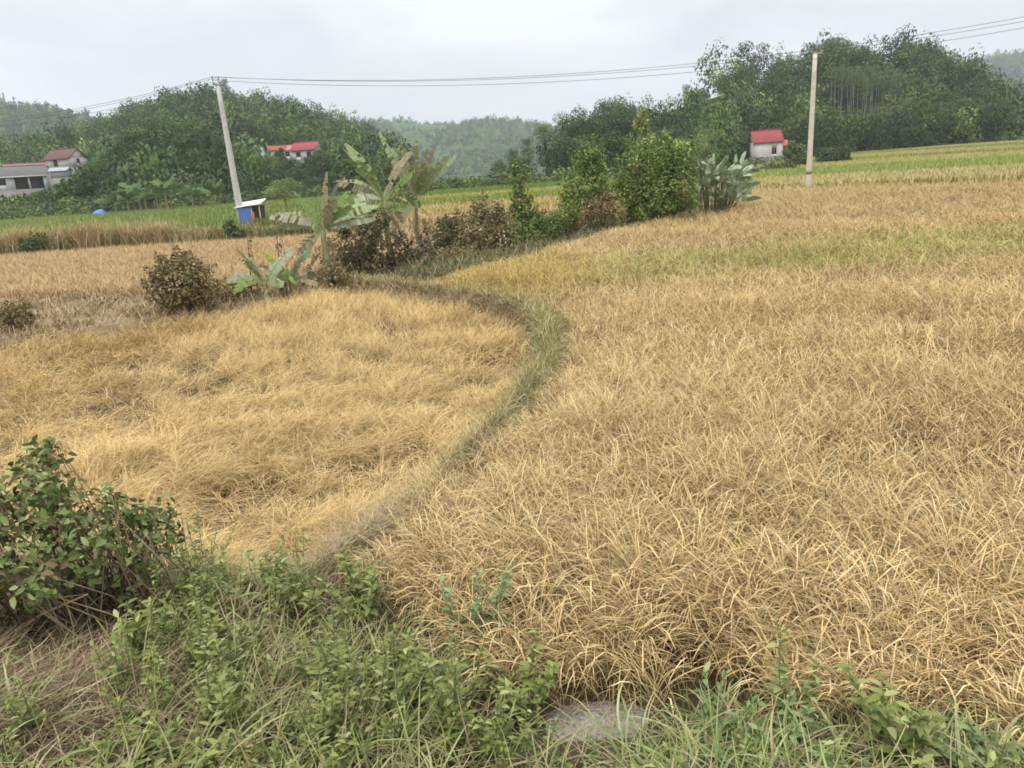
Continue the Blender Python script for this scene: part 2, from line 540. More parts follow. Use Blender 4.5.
U = lambda a, b, n: rng.uniform(a, b, n)
P_LEAF = {7: (0.6, 0.8, 1, 1, 0.9, 0.7, 0.45, 0.06), 4: (0.7, 1, 0.9, 0.55, 0.08), 2: (0.8, 1.0, 0.1), 3: (0.75, 1, 0.75, 0.1), 5: (0.6, 0.9, 1, 0.85, 0.55, 0.08), 6: (0.6, 0.85, 1, 1, 0.8, 0.5, 0.06)}
STRAW = [(0.70, 0.54, 0.278), (0.62, 0.455, 0.215), (0.43, 0.295, 0.13), (0.20, 0.135, 0.062), (0.45, 0.39, 0.2)]


def standing_rice():
    parts = []
    rings = [(3.2, 5.5, 3000, 0.8, 7), (5.5, 8, 3200, 0.68, 6), (8, 12, 2600, 0.68, 5), (12, 18, 1450, 0.8, 4), (18, 26, 680, 1.15, 3), (26, 38, 400, 1.45, 3), (38, 68, 210, 2.0, 2)]
    for d0, d1, dens, ws, S in rings:
        x, y, r = sector(d0, d1, dens, 50 if d0 < 12 else 44)
        if d0 < 14:                                                  # rows of hills about 22 cm apart
            g = 0.26
            cx = np.round(x / g + 0.5 * (np.round(y / g) % 2)) ; cyy = np.round(y / g)
            jx = (vnoise(cx * 3.7, cyy * 3.1) - 0.5) * 0.16; jy = (vnoise(cx * 2.3 + 40, cyy * 4.3) - 0.5) * 0.16
            hx = (cx - 0.5 * (cyy % 2)) * g + jx; hy = cyy * g + jy
            f = np.where(r < 9, 0.40, 0.5)
            x = hx + (x - hx) * f; y = hy + (y - hy) * f
            ox, oy = x - hx, y - hy
        else:
            ox, oy = rng.normal(0, 1, len(x)), rng.normal(0, 1, len(x))
        sd = sd_poly(x, y, RFIELD)
        _s = atz(594, 698, 0.30)
        k = (sd > 0.0) & (np.hypot((x - _s[0]) / 0.42, (y - _s[1]) / 0.26) > 1) & (rng.random(len(x)) < 0.1 + 1.7 * fbm(x * 0.9, y * 0.9) ** 1.3) & (vnoise(x * 2.7 + 31, y * 2.7) > 0.2) & (vnoise(x * 5.3 + 11, y * 5.3) > np.where(r < 16, 0.22, 0.0))
        x, y, r, ox, oy, sd = x[k], y[k], r[k], ox[k], oy[k], sd[k]
        n = len(x)
        hf = (0.78 + 0.5 * fbm(x * 0.45 + 3, y * 0.45)) * (0.66 + 0.34 * sstep(sd, 0, 1.2))
        base = np.stack([x, y, zg(x, y)], -1)
        lean = np.arctan2(oy, ox)
        kind = rng.random(n)
        tilt = np.where(kind < 0.5, U(0.1, 0.7, n), np.where(kind < 0.78, U(0.05, 0.4, n), U(0.8, 1.7, n)))
        bend = np.where(kind < 0.5, U(0.9, 2.7, n), np.where(kind < 0.78, U(1.2, 2.7, n), U(-0.4, 1.1, n)))
        L = np.where(kind < 0.5, U(0.5, 0.85, n), np.where(kind < 0.78, U(0.75, 1.0, n), U(0.3, 0.6, n))) * hf
        lift = np.where(kind >= 0.78, U(0.2, 0.62, n) * hf, np.where(kind < 0.5, U(0.0, 0.25, n), 0))
        base[:, 2] += lift
        wind = 2.6
        az = np.where(rng.random(n) < 0.4, wind + rng.normal(0, 0.9, n), lean + rng.normal(0, 0.8, n))
        w = U(0.0042, 0.0088, n) * ws
        col = pal(n, STRAW, [0.26, 0.36, 0.24, 0.09, 0.05])
        col *= (0.9 + 0.25 * fbm(x * 0.25 + 50, y * 0.25))[:, None]
        gapshade = (kind >= 0.78) & (lift < 0.36) & (rng.random(n) < 0.6)          # old low leaves, browned also to put the gaps' shade into colour
        col[gapshade] = pal(gapshade.sum(), [(0.20, 0.13, 0.06), (0.30, 0.20, 0.09), (0.14, 0.095, 0.045)], [0.4, 0.35, 0.25])
        # the yellow-green band that is not ripe yet, and the golden far corner
        band = sstep(y + 0.12 * x * 0, 19.3 + 0.6 * fbm(x * 0.3, y * 0.3), 21.5) * (1 - sstep(y, 26.0 + 0.05 * x, 29.0 + 0.05 * x)) * sstep(x, -1.5, 5)
        gsel = rng.random(n) < band * (0.42 + 0.3 * fbm(x * 0.5, y * 0.8))
        col[gsel] = pal(gsel.sum(), [(0.36, 0.36, 0.10), (0.44, 0.40, 0.14), (0.24, 0.29, 0.08)], [0.45, 0.35, 0.2])
        corner = sstep(y, 19, 22) * (1 - sstep(x, 0.5, 4.5)) * (1 - sstep(y, 28, 31))
        csel = rng.random(n) < corner * 0.75
        col[csel] = pal(csel.sum(), [(0.56, 0.37, 0.10), (0.46, 0.38, 0.12), (0.50, 0.44, 0.20)], [0.5, 0.3, 0.2])
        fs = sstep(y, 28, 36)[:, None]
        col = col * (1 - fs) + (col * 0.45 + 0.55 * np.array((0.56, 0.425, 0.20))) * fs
        # leaves and broken straws
        a = (kind < 0.5) | (kind >= 0.78)
        args = lambda m: (base[m], az[m], tilt[m], bend[m], L[m])
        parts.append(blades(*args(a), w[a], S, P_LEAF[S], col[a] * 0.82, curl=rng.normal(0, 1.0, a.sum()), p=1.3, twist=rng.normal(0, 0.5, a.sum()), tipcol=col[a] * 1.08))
        b = ~a                                                       # stalks with a drooping head
        pr = {7: (0.35, 0.35, 0.35, 0.4, 0.8, 1.4, 1.4, 0.4), 4: (0.4, 0.4, 0.8, 1.4, 0.4), 2: (0.5, 0.8, 0.6), 3: (0.4, 0.5, 1.3, 0.4), 5: (0.35, 0.35, 0.45, 1.2, 1.5, 0.5), 6: (0.35, 0.35, 0.35, 0.6, 1.35, 1.5, 0.4)}[S]
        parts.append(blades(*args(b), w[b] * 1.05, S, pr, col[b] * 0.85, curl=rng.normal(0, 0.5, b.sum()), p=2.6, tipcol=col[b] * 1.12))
    V, Q, C = join(parts)
    return mesh("standing_rice", V, Q, M_STRAW, C)


def lodged_rice():
    parts = []
    for d0, d1, dens, ws, S in [(5.5, 9, 2600, 0.8, 6), (9, 14, 1800, 0.85, 5), (14, 20, 1100, 1.0, 4), (20, 30, 640, 1.3, 3)]:
        x, y, r = sector(d0, d1, dens, 50)
        g = 0.33
        cx, cyy = np.round(x / g), np.round(y / g)
        hx = (cx + (vnoise(cx * 3.3, cyy * 2.9) - 0.5) * 0.9) * g; hy = (cyy + (vnoise(cx * 2.1 + 9, cyy * 3.7) - 0.5) * 0.9) * g
        x = hx + (x - hx) * 0.75; y = hy + (y - hy) * 0.75
        sd = sd_poly(x, y, LFIELD)
        crack = np.abs(fbm(x * 0.42 + 0.35 * y + 20, y * 0.55 - x * 0.25, 3) - 0.5)       # where the fallen swathes part
        k = (sd > 0.02) & (rng.random(len(x)) < 0.06 + sstep(crack, 0.008, 0.06)) & (((vnoise(x * 2.6 + 3, y * 2.6 + 60) > 0.24) & (vnoise(x * 5.1 + 3, y * 4.3 + 9) > 0.26)) | (y > 19))
        x, y, sd, crack, hx, hy = x[k], y[k], sd[k], crack[k], hx[k], hy[k]
        n = len(x)
        z0 = zg(x, y)
        # lies flatter near the camera, stands more at the far side
        ra = x * 0.80 + y * 0.60; rb = -x * 0.60 + y * 0.80
        ridge = 1 - np.abs(2 * fbm(ra * 0.6 + 3, rb * 1.9 + 8, 3) - 1) * 2.0 + 0.9 * (vnoise(x * 3.1, y * 3.1) - 0.5)
        ridge = np.clip(ridge, 0, 1)
        stand = sstep(y, 15, 22) * 0.75 + 0.25 * sstep(fbm(x * 0.5, y * 0.5 + 70), 0.5, 0.75)
        phi = 0.35 + 3.4 * (fbm(hx * 0.28 + 11, hy * 0.28, 2) - 0.5) * 1.6 + 2.6 * (vnoise(hx * 2.1, hy * 2.1) - 0.5)
        az = phi + rng.normal(0, 0.65, n)
        tilt = (0.35 + 0.55 * (1 - stand)) + rng.normal(0, 0.22, n)
        bend = U(0.6, 1.25, n) * (0.7 + 0.3 * (1 - stand)) + 0.35
        L = U(0.35, 0.75, n) * (0.7 + 0.4 * sstep(crack, 0, 0.12))
        base = np.stack([x, y, z0 + U(0, 0.36, n) * (0.55 + 0.45 * stand) * (0.15 + 0.85 * sstep(crack, 0, 0.11)) * (0.1 + 1.5 * ridge * (1 - 0.6 * sstep(y, 16, 22)) + 0.6 * sstep(y, 16, 22))], -1)
        loose = rng.random(n) < 0.24
        az[loose] = U(0, 6.28, loose.sum()); bend[loose] *= 0.5
        w = U(0.0042, 0.0085, n) * ws
        col = pal(n, STRAW, [0.28, 0.42, 0.18, 0.05, 0.05]) * (0.88 + 0.28 * fbm(x * 0.3, y * 0.3 + 30))[:, None]
        col = col * np.array((1.10, 1.08, 1.02))
        parts.append(blades(base, az, tilt, bend, L, w, S, P_LEAF[S], col * 0.84, curl=rng.normal(0, 1.0, n), p=0.9, twist=rng.normal(0, 0.4, n), floor=z0 + 0.03, tipcol=col * 1.06))
    V, Q, C = join(parts)
    return mesh("lodged_rice", V, Q, M_STRAW, C)


def grass_patch(name, x, y, hmin, hmax, w, cols, wts, mat, S=3, tilt=(0.05, 0.5), bend=(0.3, 1.4), z=None, curl=0.5, lift=0.0, p=1.2):
    n = len(x)
    z = zg(x, y) if z is None else z
    base = np.stack([x, y, z + U(0, 1, n) * lift], -1)
    col = pal(n, cols, wts)
    return blades(base, U(0, 6.283, n), U(*tilt, n), U(*bend, n), U(hmin, hmax, n), U(w * 0.7, w * 1.3, n), S, P_LEAF[S], col * 0.85, curl=rng.normal(0, curl, n), p=p,
                  twist=rng.normal(0, 0.4, n), tipcol=col * 1.1)


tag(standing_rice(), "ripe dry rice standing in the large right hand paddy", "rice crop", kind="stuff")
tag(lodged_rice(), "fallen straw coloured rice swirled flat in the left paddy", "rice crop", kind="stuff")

OLIVE = [(0.31, 0.31, 0.11), (0.21, 0.25, 0.075), (0.50, 0.42, 0.21), (0.13, 0.18, 0.05)]
# grass along the bund between the two paddies
parts = []
for d0, d1, dens, ws, S in [(5, 9, 2600, 0.75, 5), (9, 14, 1800, 0.95, 3), (14, 28, 900, 1.4, 3)]:
    x, y, r = sector(d0, d1, dens, 20)
    b = d_line(x, y, BUND)
    wdt = 0.36 + 0.08 * sstep(y, 10, 15) + 0.35 * sstep(y, 19, 24)
    k = (b < wdt * (0.45 + 1.1 * fbm(x * 1.5, y * 1.5))) & (rng.random(len(x)) < 0.25 + sstep(fbm(x * 2.3 + 5, y * 2.3), 0.35, 0.6))
    bxx = np.interp(y, [q[1] for q in BUND[::-1]], [q[0] for q in BUND[::-1]])
    bank_ = ((y > 12) & (y < 22.5) & (x < bxx - 0.22)) | ((y >= 20) & (x < 0) & (y < np.interp(x, [q[0] for q in BUND[:4]], [q[1] for q in BUND[:4]]) - 0.3))
    k &= (rng.random(len(x)) < np.where(bank_, 0.5, 0.7 + 0.3 * sstep(y, 8.5, 11)))
    x, y, bank_ = x[k], y[k], bank_[k]
    g = 0.75 * (~bank_) * (0.3 + 0.7 * sstep(y, 6.5, 11)) * (0.5 + 0.6 * fbm(x, y))
    gr = rng.random(len(x)) < g
    for m, cols, wts in ((gr, OLIVE, [0.4, 0.22, 0.28, 0.1]), (~gr, [(0.55, 0.43, 0.22), (0.42, 0.32, 0.15), (0.24, 0.22, 0.08), (0.28, 0.20, 0.10)], [0.35, 0.3, 0.15, 0.2])):
        if m.sum():
            parts.append(grass_patch("g", x[m], y[m], 0.06, 0.52, 0.009 * ws, cols, wts, None, S, (0.2, 1.4), (0.1, 1.6), curl=0.9))
V, Q, C = join(parts)
tag(mesh("bund_grass", V, Q, M_GRASS, C), "short olive and straw grass on the curving bund", "grass", kind="stuff")

# second dry paddy on the left, beyond the bushes
x, y, r = sector(26, 62, 170, 44); k = (sd_poly(x, y, DFIELD) > 0.15) & (np.abs(y - 37.5 - 0.10 * (x + 20) - 0.5 * np.sin(x * 0.3)) > 0.35); x, y = x[k], y[k]
row = 0.5 + 0.5 * np.sin((y + 0.35 * x) * 1.1 + 3 * fbm(x * 0.1, y * 0.1))
V, Q, C = grass_patch("d", x, y, 0.3, 0.6, 0.022, [(0.56, 0.41, 0.215), (0.60, 0.455, 0.26), (0.46, 0.33, 0.16)], [0.5, 0.3, 0.2], None, 2, (0.1, 0.7), (0.4, 1.3))
tag(mesh("dry_rice", V, Q, M_STRAW, C), "ripe tan rice in the back left paddy", "rice crop", kind="stuff")

# rough bank between the left paddy and the back paddy: dry straw, old cut grass, some green
x, y, r = sector(18, 34, 260, 46)
k = (sd_poly(x, y, LFIELD) < -0.05) & (sd_poly(x, y, DFIELD) < 0.1) & (sd_poly(x, y, RFIELD) < 0) & (x < -2) & (y < 36) & (rng.random(len(x)) < 0.15 + sstep(fbm(x * 0.7 + 4, y * 0.7), 0.4, 0.62))
x, y = x[k], y[k]
V, Q, C = grass_patch("bank", x, y, 0.15, 0.5, 0.022, [(0.44, 0.34, 0.19), (0.32, 0.24, 0.13), (0.23, 0.21, 0.09), (0.54, 0.42, 0.24), (0.17, 0.12, 0.07)], [0.3, 0.28, 0.08, 0.2, 0.14], None, 3,
                      (0.3, 1.4), (0.2, 1.2))
tag(mesh("bank_straw", V, Q, M_STRAW, C), "dry cut straw and weeds on the bank behind the left paddy", "dry grass", kind="stuff")

# weeds and dead leaves under the bush line, along the far edge of the right paddy
x, y, r = sector(26, 66, 150, 30)
sR = sd_poly(x, y, RFIELD)
k = (sR < 0.05) & (sR > -7) & (sd_poly(x, y, CFIELD) < 0) & (sd_poly(x, y, DFIELD) < 0) & (x > -4) & (x < 24)
x, y = x[k], y[k]
V, Q, C = grass_patch("edge", x, y, 0.25, 0.85, 0.03, [(0.16, 0.18, 0.06), (0.10, 0.13, 0.045), (0.30, 0.24, 0.12), (0.22, 0.16, 0.09), (0.38, 0.32, 0.18)], [0.3, 0.25, 0.18, 0.15, 0.12], None, 3, (0.1, 1.0), (0.3, 1.4))
tag(mesh("rough_weeds", V, Q, M_GRASS, C), "rough weeds and dead leaves under the bush line", "weeds", kind="stuff")

# tall dry grass on the terrace bank below the green paddy
parts = []
bx = rng.uniform(-52, -10, 42000); u = rng.normal(0, 0.85, 42000)
by = np.interp(bx, [-48, -35, -26, -13, 1], [55.5, 51.8, 52.8, 53.0, 50.5]) + u
cl = fbm(bx * 0.9, by * 0.9)
k = (rng.random(len(bx)) < sstep(cl, 0.38, 0.62) + 0.12); bx, by, cl = bx[k], by[k], cl[k]
dry = rng.random(len(bx)) < np.interp(bx, [-48, -40, -30, -22, -17, 0], [0.45, 0.6, 0.85, 0.85, 0.35, 0.3]) * (0.5 + cl)
for m, cols, wts in ((dry, [(0.54, 0.43, 0.22), (0.42, 0.32, 0.15), (0.62, 0.50, 0.29), (0.26, 0.19, 0.09)], [0.4, 0.3, 0.15, 0.15]), (~dry, [(0.10, 0.14, 0.04), (0.17, 0.2, 0.06), (0.26, 0.24, 0.1)], [0.4, 0.35, 0.25])):
    hh = (0.55 + 0.9 * cl[m]) * np.interp(bx[m], [-25, -21], [1.0, 0.55])
    n = m.sum(); c = pal(n, cols, wts)
    base = np.stack([bx[m], by[m], zg(bx[m], by[m])], -1)
    parts.append(blades(base, U(0, 6.28, n), U(0.03, 0.35, n), U(0.4, 1.9, n), U(0.7, 1.2, n) * hh * 1.85, U(0.016, 0.036, n), 3, P_LEAF[3], c * 0.85, curl=rng.normal(0, 0.4, n), p=1.8, tipcol=c * 1.1))
V, Q, C = join(parts)
tag(mesh("tall_dry_grass", V, Q, M_STRAW, C), "tall dry grass on the terrace bank below the bright green paddy", "dry grass", kind="stuff")

# bright green paddy on the left
x, y, r = sector(52, 140, 22, 44); k = (sd_poly(x, y, GFIELD) > 0.3); x, y = x[k], y[k]
V, Q, C = grass_patch("g", x, y, 0.5, 0.8, 0.09, [(0.22, 0.28, 0.065), (0.28, 0.33, 0.09), (0.16, 0.215, 0.05)], [0.5, 0.3, 0.2], None, 2, (0.03, 0.4), (0.2, 0.8))
tag(mesh("green_rice", V, Q, M_GRASS, C), "bright green young rice in the far left paddy", "rice crop", kind="stuff")


def strips(name, poly, label, bounds, dens, d0, d1, half=44, slope=0.0):
    x, y, r = sector(d0, d1, dens, half); k = sd_poly(x, y, poly) > 0.2; x, y = x[k], y[k]
    yy = y + slope * x + 3.0 * (fbm(x * 0.03, y * 0.03) - 0.5)
    col = np.zeros((len(x), 3)); h = np.zeros(len(x))
    for b0, b1, c, hh in bounds:
        m = (yy >= b0) & (yy < b1); col[m] = pal(m.sum(), [c], [1], 0.14); h[m] = hh
    m = h > 0
    x, y, col, h = x[m], y[m], col[m], h[m]; n = len(x)
    base = np.stack([x, y, zg(x, y)], -1)
    V, Q, C = blades(base, U(0, 6.28, n), U(0.03, 0.4, n), U(0.2, 1.0, n), h * U(0.8, 1.15, n), U(0.05, 0.1, n), 2, P_LEAF[2], col * 0.88, tipcol=col * 1.08)
    return tag(mesh(name, V, Q, M_STRAW, C), label, "rice crop", kind="stuff")


TAN, YEL, GRN, LIM = (0.52, 0.39, 0.19), (0.42, 0.38, 0.12), (0.17, 0.25, 0.05), (0.26, 0.32, 0.07)
strips("valley_rice", CFIELD, "tan and green strips of rice in the middle of the valley", [(40, 64, TAN, 0.6), (64, 70, YEL, 0.7), (70.7, 80, TAN, 0.6), (80.8, 92, LIM, 0.8), (92.8, 102, YEL, 0.7), (103, 135, GRN, 0.8)], 26, 50, 130, 16)
strips("terrace_rice", TFIELD, "yellow and green bands of rice on the terraces at right", [(30, 90, (0.50, 0.43, 0.19), 0.75), (91, 113, (0.31, 0.37, 0.10), 0.85), (114, 134, (0.46, 0.42, 0.16), 0.75), (135, 142, LIM, 0.8), (143, 160, (0.46, 0.40, 0.17), 0.75), (161, 172, LIM, 0.8), (173, 270, (0.45, 0.4, 0.18), 0.6)], 40, 48, 190, 46, slope=0.45)

# ------------------------------------------------------------------ leaves, crowns, bushes
def unit(v):
    return v / (np.linalg.norm(v, axis=-1, keepdims=True) + 1e-9)


def leaves(P, Nn, size, aspect, col, droop=0.0, six=False, axis=None):
    """one small leaf (diamond, or six-cornered and folded along its midrib) at each point"""
    n = len(P)
    r = rng.normal(size=(n, 3)) if axis is None else axis + 0.35 * rng.normal(size=(n, 3))
    t = unit(r - (r * Nn).sum(1, keepdims=True) * Nn)
    b = np.cross(Nn, t)
    L = size[:, None]; W = L * (aspect[:, None] if isinstance(aspect, np.ndarray) else aspect)
    if not six:
        V = np.stack([P - t * L * 0.5, P + b * W * 0.5 + t * L * 0.05, P + t * L * 0.5, P - b * W * 0.5 + t * L * 0.05], 1)
        Q = (np.arange(n) * 4)[:, None] + np.arange(4)[None]
        return V.reshape(-1, 3), Q, np.repeat(col, 4, 0)
    up = Nn * L * 0.08
    tip = P + t * L - Nn * L * droop
    V = np.stack([P, P + t * L * 0.33 + b * W * 0.5 + up, P + t * L * 0.7 + b * W * 0.38 + up - Nn * L * droop * 0.5, tip,
                  P + t * L * 0.7 - b * W * 0.38 + up - Nn * L * droop * 0.5, P + t * L * 0.33 - b * W * 0.5 + up, P + t * L * 0.36, P + t * L * 0.7 - Nn * L * droop * 0.45], 1)
    i = (np.arange(n) * 8)[:, None]
    Q = np.concatenate([i + np.array(q)[None] for q in ((0, 1, 2, 6), (6, 2, 3, 7), (0, 6, 4, 5), (6, 7, 3, 4))])
    Q = np.concatenate([i + np.array(q)[None] for q in ((0, 6, 1, 1),)]) if False else np.concatenate([i + np.array(q)[None] for q in ((0, 6, 7, 2), (0, 4, 7, 6))])
    Q1 = np.concatenate([i + np.array([0, 1, 2, 6]), i + np.array([6, 2, 3, 7]), i + np.array([7, 3, 4, 6]), i + np.array([6, 4, 5, 0])])
    return V.reshape(-1, 3), Q1, np.repeat(col, 8, 0)


def lobe_points(lobes, dens, shell=0.55, flat=1.0, gap=0.0):
    """points spread through lobes (x, y, z, rx, ry, rz): most near the surface, some inside"""
    P, Nn, K = [], [], []
    for k, (cx, cyy, cz, rx, ry, rz) in enumerate(lobes):
        n = max(6, int(dens * (rx * ry + rx * rz + ry * rz)))
        d = unit(rng.normal(size=(n, 3)))
        r = shell + (1 - shell) * rng.random(n) ** 0.7
        r = np.where(rng.random(n) < 0.12, r * rng.random(n), r)
        w = 1 + 0.13 * (np.sin(d[:, 0] * 5 + k) * np.sin(d[:, 1] * 4.3 + 2 * k) * np.sin(d[:, 2] * 4.7 + k * 3)) * 2
        p = d * (r * w)[:, None] * np.array([rx, ry, rz]) + np.array([cx, cyy, cz])
        P.append(p); Nn.append(d); K.append(np.full(n, k))
    return np.concatenate(P), np.concatenate(Nn), np.concatenate(K)


def foliage(lobes, dens, size, cols, wts, shell=0.55, aspect=0.55, six=False, up=0.6, rnd=0.8, perlobe=0.5, zmin=None):
    P, d, K = lobe_points(lobes, dens, shell)
    Nn = unit(d * 1.0 + np.array([0, 0, up * 0.6]) + rnd * 0.6 * rng.normal(size=P.shape))
    n = len(P)
    lc = pal(len(lobes), cols, wts, 0.2)
    c = pal(n, cols, wts, 0.2)
    m = rng.random(n) < perlobe
    c[m] = lc[K[m]] * (1 + rng.normal(0, 0.15, (m.sum(), 1))).clip(0.6, 1.5)
    if zmin is not None:
        k = P[:, 2] > zmin; P, Nn, c = P[k], Nn[k], c[k]; n = len(P)
    return leaves(P, Nn, size * U(0.6, 1.35, n), aspect, c, 0.12, six)


DARK, MIDG, LITE, BRN, YGR, GRY = (0.043, 0.082, 0.021), (0.09, 0.155, 0.033), (0.19, 0.26, 0.06), (0.2, 0.13, 0.07), (0.22, 0.25, 0.07), (0.11, 0.14, 0.07)


def tree_proto(name, kind, seed):
    """a tree 10 m tall standing at the origin: trunk with limbs and a crown of leaf clumps"""
    global rng
    keep = rng; rng = np.random.default_rng(seed)
    root = empty(name, (0, 0, 0))
    tr = MB(); bark = np.array((0.16, 0.13, 0.10))
    lob = []
    if kind == 'round':
        for i in range(15):
            a = i * 2.4; rr = 2.9 * math.sqrt((i + 0.5) / 15); h = 8.7 - 4.6 * (i / 15) ** 0.8 + rng.uniform(-0.7, 0.5)
            s = rng.uniform(1.0, 1.75)
            lob.append((rr * math.cos(a), rr * math.sin(a), h, s, s, s * 0.75))
        cols, wts, dens, sz, tall = [DARK, MIDG, (0.085, 0.13, 0.04)], [0.45, 0.4, 0.15], 62, 0.25, 4.5
    elif kind == 'tall':
        for i in range(15):
            a = i * 2.4; h = 3.5 + 6 * (i / 15) + rng.uniform(-0.4, 0.4)
            rr = rng.uniform(0.4, 1.6) * (1.15 - 0.08 * h + 0.3)
            s = rng.uniform(0.8, 1.35)
            lob.append((rr * math.cos(a), rr * math.sin(a), h, s * 1.15, s * 1.15, s * 0.8))
        cols, wts, dens, sz, tall = [DARK, MIDG, GRY], [0.45, 0.4, 0.15], 60, 0.23, 7
    elif kind == 'light':
        for i in range(15):
            a = i * 2.4; rr = 2.4 * math.sqrt(rng.random()); h = rng.uniform(3.0, 8.4)
            s = rng.uniform(0.9, 1.6)
            lob.append((rr * math.cos(a), rr * math.sin(a), h, s, s, s * 0.8))
        cols, wts, dens, sz, tall = [LITE, (0.26, 0.34, 0.085), YGR], [0.4, 0.35, 0.25], 60, 0.23, 4
    elif kind == 'open':                                            # clumps held apart on long limbs
        for i in range(11):
            a = i * 2.4 + rng.uniform(-.3, .3); h = 4.2 + 5.2 * (i / 11)
            rr = rng.uniform(1.3, 3.0)
            s = rng.uniform(0.9, 1.4)
            lob.append((rr * math.cos(a), rr * math.sin(a), h, s * 1.25, s * 1.25, s * 0.75))
        cols, wts, dens, sz, tall = [DARK, (0.05, 0.08, 0.03)], [0.6, 0.4], 70, 0.26, 7.5
    elif kind == 'bare':                                            # slim pale trunk, small crown at the very top
        for i in range(7):
            a = i * 2.4; s = rng.uniform(0.6, 1.0)
            rr = rng.uniform(0.2, 1.1)
            lob.append((rr * math.cos(a), rr * math.sin(a), 7.2 + 2.4 * i / 7, s, s, s * 0.8))
        cols, wts, dens, sz, tall = [MIDG, GRY, (0.10, 0.12, 0.05)], [0.5, 0.3, 0.2], 30, 0.26, 9
        bark = np.array((0.32, 0.28, 0.23))
    else:                                                           # feathery, like bamboo
        for i in range(16):
            a = i * 2.4; h = 2.5 + 7 * (i / 16); rr = (0.6 + 0.22 * h) * rng.uniform(0.4, 1.0); s = rng.uniform(0.6, 1.1)
            lob.append((rr * math.cos(a), rr * math.sin(a), h, s, s, s * 1.25))
        cols, wts, dens, sz, tall = [(0.09, 0.14, 0.045), LITE, MIDG], [0.45, 0.2, 0.35], 17, 0.36, 7
    r0 = 0.11 if kind == 'bare' else 0.2
    zz = np.linspace(-0.6, tall, 7)
    wob = np.stack([0.15 * np.sin(zz * 0.8 + seed), 0.12 * np.cos(zz * 0.6 + seed), zz], -1)
    tr.tube(wob, np.linspace(r0, r0 * 0.35, 7), 7, bark)
    for (a, b, c, *_r) in lob[::2]:
        z0 = min(tall * 0.92, max(1.5, c - 1.6)); p0 = np.array([np.interp(z0, zz, wob[:, 0]), np.interp(z0, zz, wob[:, 1]), z0])
        p2 = np.array([a, b, c]); pm = (p0 + p2) / 2 + np.array([0, 0, 0.25])
        tr.tube([p0, pm, p2], [r0 * 0.42, r0 * 0.3, r0 * 0.12], 5, bark)
    tr.build("trunk", M_BARK, root, True)
    V, Q, C = foliage(lob, dens, sz, cols, wts, 0.72, 0.6, perlobe=0.75, rnd=0.7)
    mesh("crown", V, Q, M_TREELEAF, C, root)
    rng = keep
    return root


PROTO = {}
_used = set()


def tree(kind, px, pb, pt, label, group=None, cat="tree", name=None, Y=None, wide=1.0):
    """a tree whose foot stands where the ray through (px, pb) meets the ground and whose top reaches row pt"""
    if Y is None:
        p = hit(px, pb)
    else:
        p = atY(px, pt + 18, Y); p[2] = surf(p[0], p[1])
    top = atY(px, pt, p[1])
    H = max(1.5, top[2] - p[2])
    variants = PROTO.setdefault(kind, [])
    if len(variants) < 2:
        o = tree_proto(name or kind_name[kind], kind, 100 + 13 * len(PROTO) + len(variants)); variants.append(o)
    else:
        o = copy_tree(variants[rng.integers(2)])
    o.location = [float(v) for v in p]
    s = H / 10.0
    o.scale = (s * wide, s * wide, s)
    o.rotation_euler = (0, 0, float(rng.uniform(0, 6.28)))
    o['label'] = label; o['category'] = cat
    if group: o['group'] = group
    elif 'group' in o.keys(): del o['group']
    return o


kind_name = dict(round='broadleaf_tree', tall='tall_tree', light='pale_green_tree', open='open_crowned_tree', bare='slim_tree', feather='bamboo_clump')

# ---- forests that read as one mass
def crown_templates(nf, leaf, n=6, seed=5):
    global rng
    keep = rng; rng = np.random.default_rng(seed)
    T = []
    for t in range(n):
        lob = []
        for i in range(7):
            a = i * 2.4 + t; rr = 0.62 * math.sqrt(rng.random()); h = rng.uniform(0.35, 1.25); s = rng.uniform(0.34, 0.6)
            lob.append((rr * math.cos(a), rr * math.sin(a), h, s, s, s * 0.85))
        dens = nf / sum(3 * l[3] ** 2 * 0.9 for l in lob)
        P, d, K = lobe_points(lob, dens, 0.75)
        Nn = unit(d * 1.1 + np.array([0, 0, 0.3]) + 0.38 * rng.normal(size=P.shape))
        V, Q, C = leaves(P, Nn, leaf * U(0.6, 1.4, len(P)), 0.65, (1 + rng.normal(0, 0.12, (len(P), 1))).clip(0.6, 1.5) * np.ones((1, 3)))
        T.append((V, C))
    rng = keep
    return T


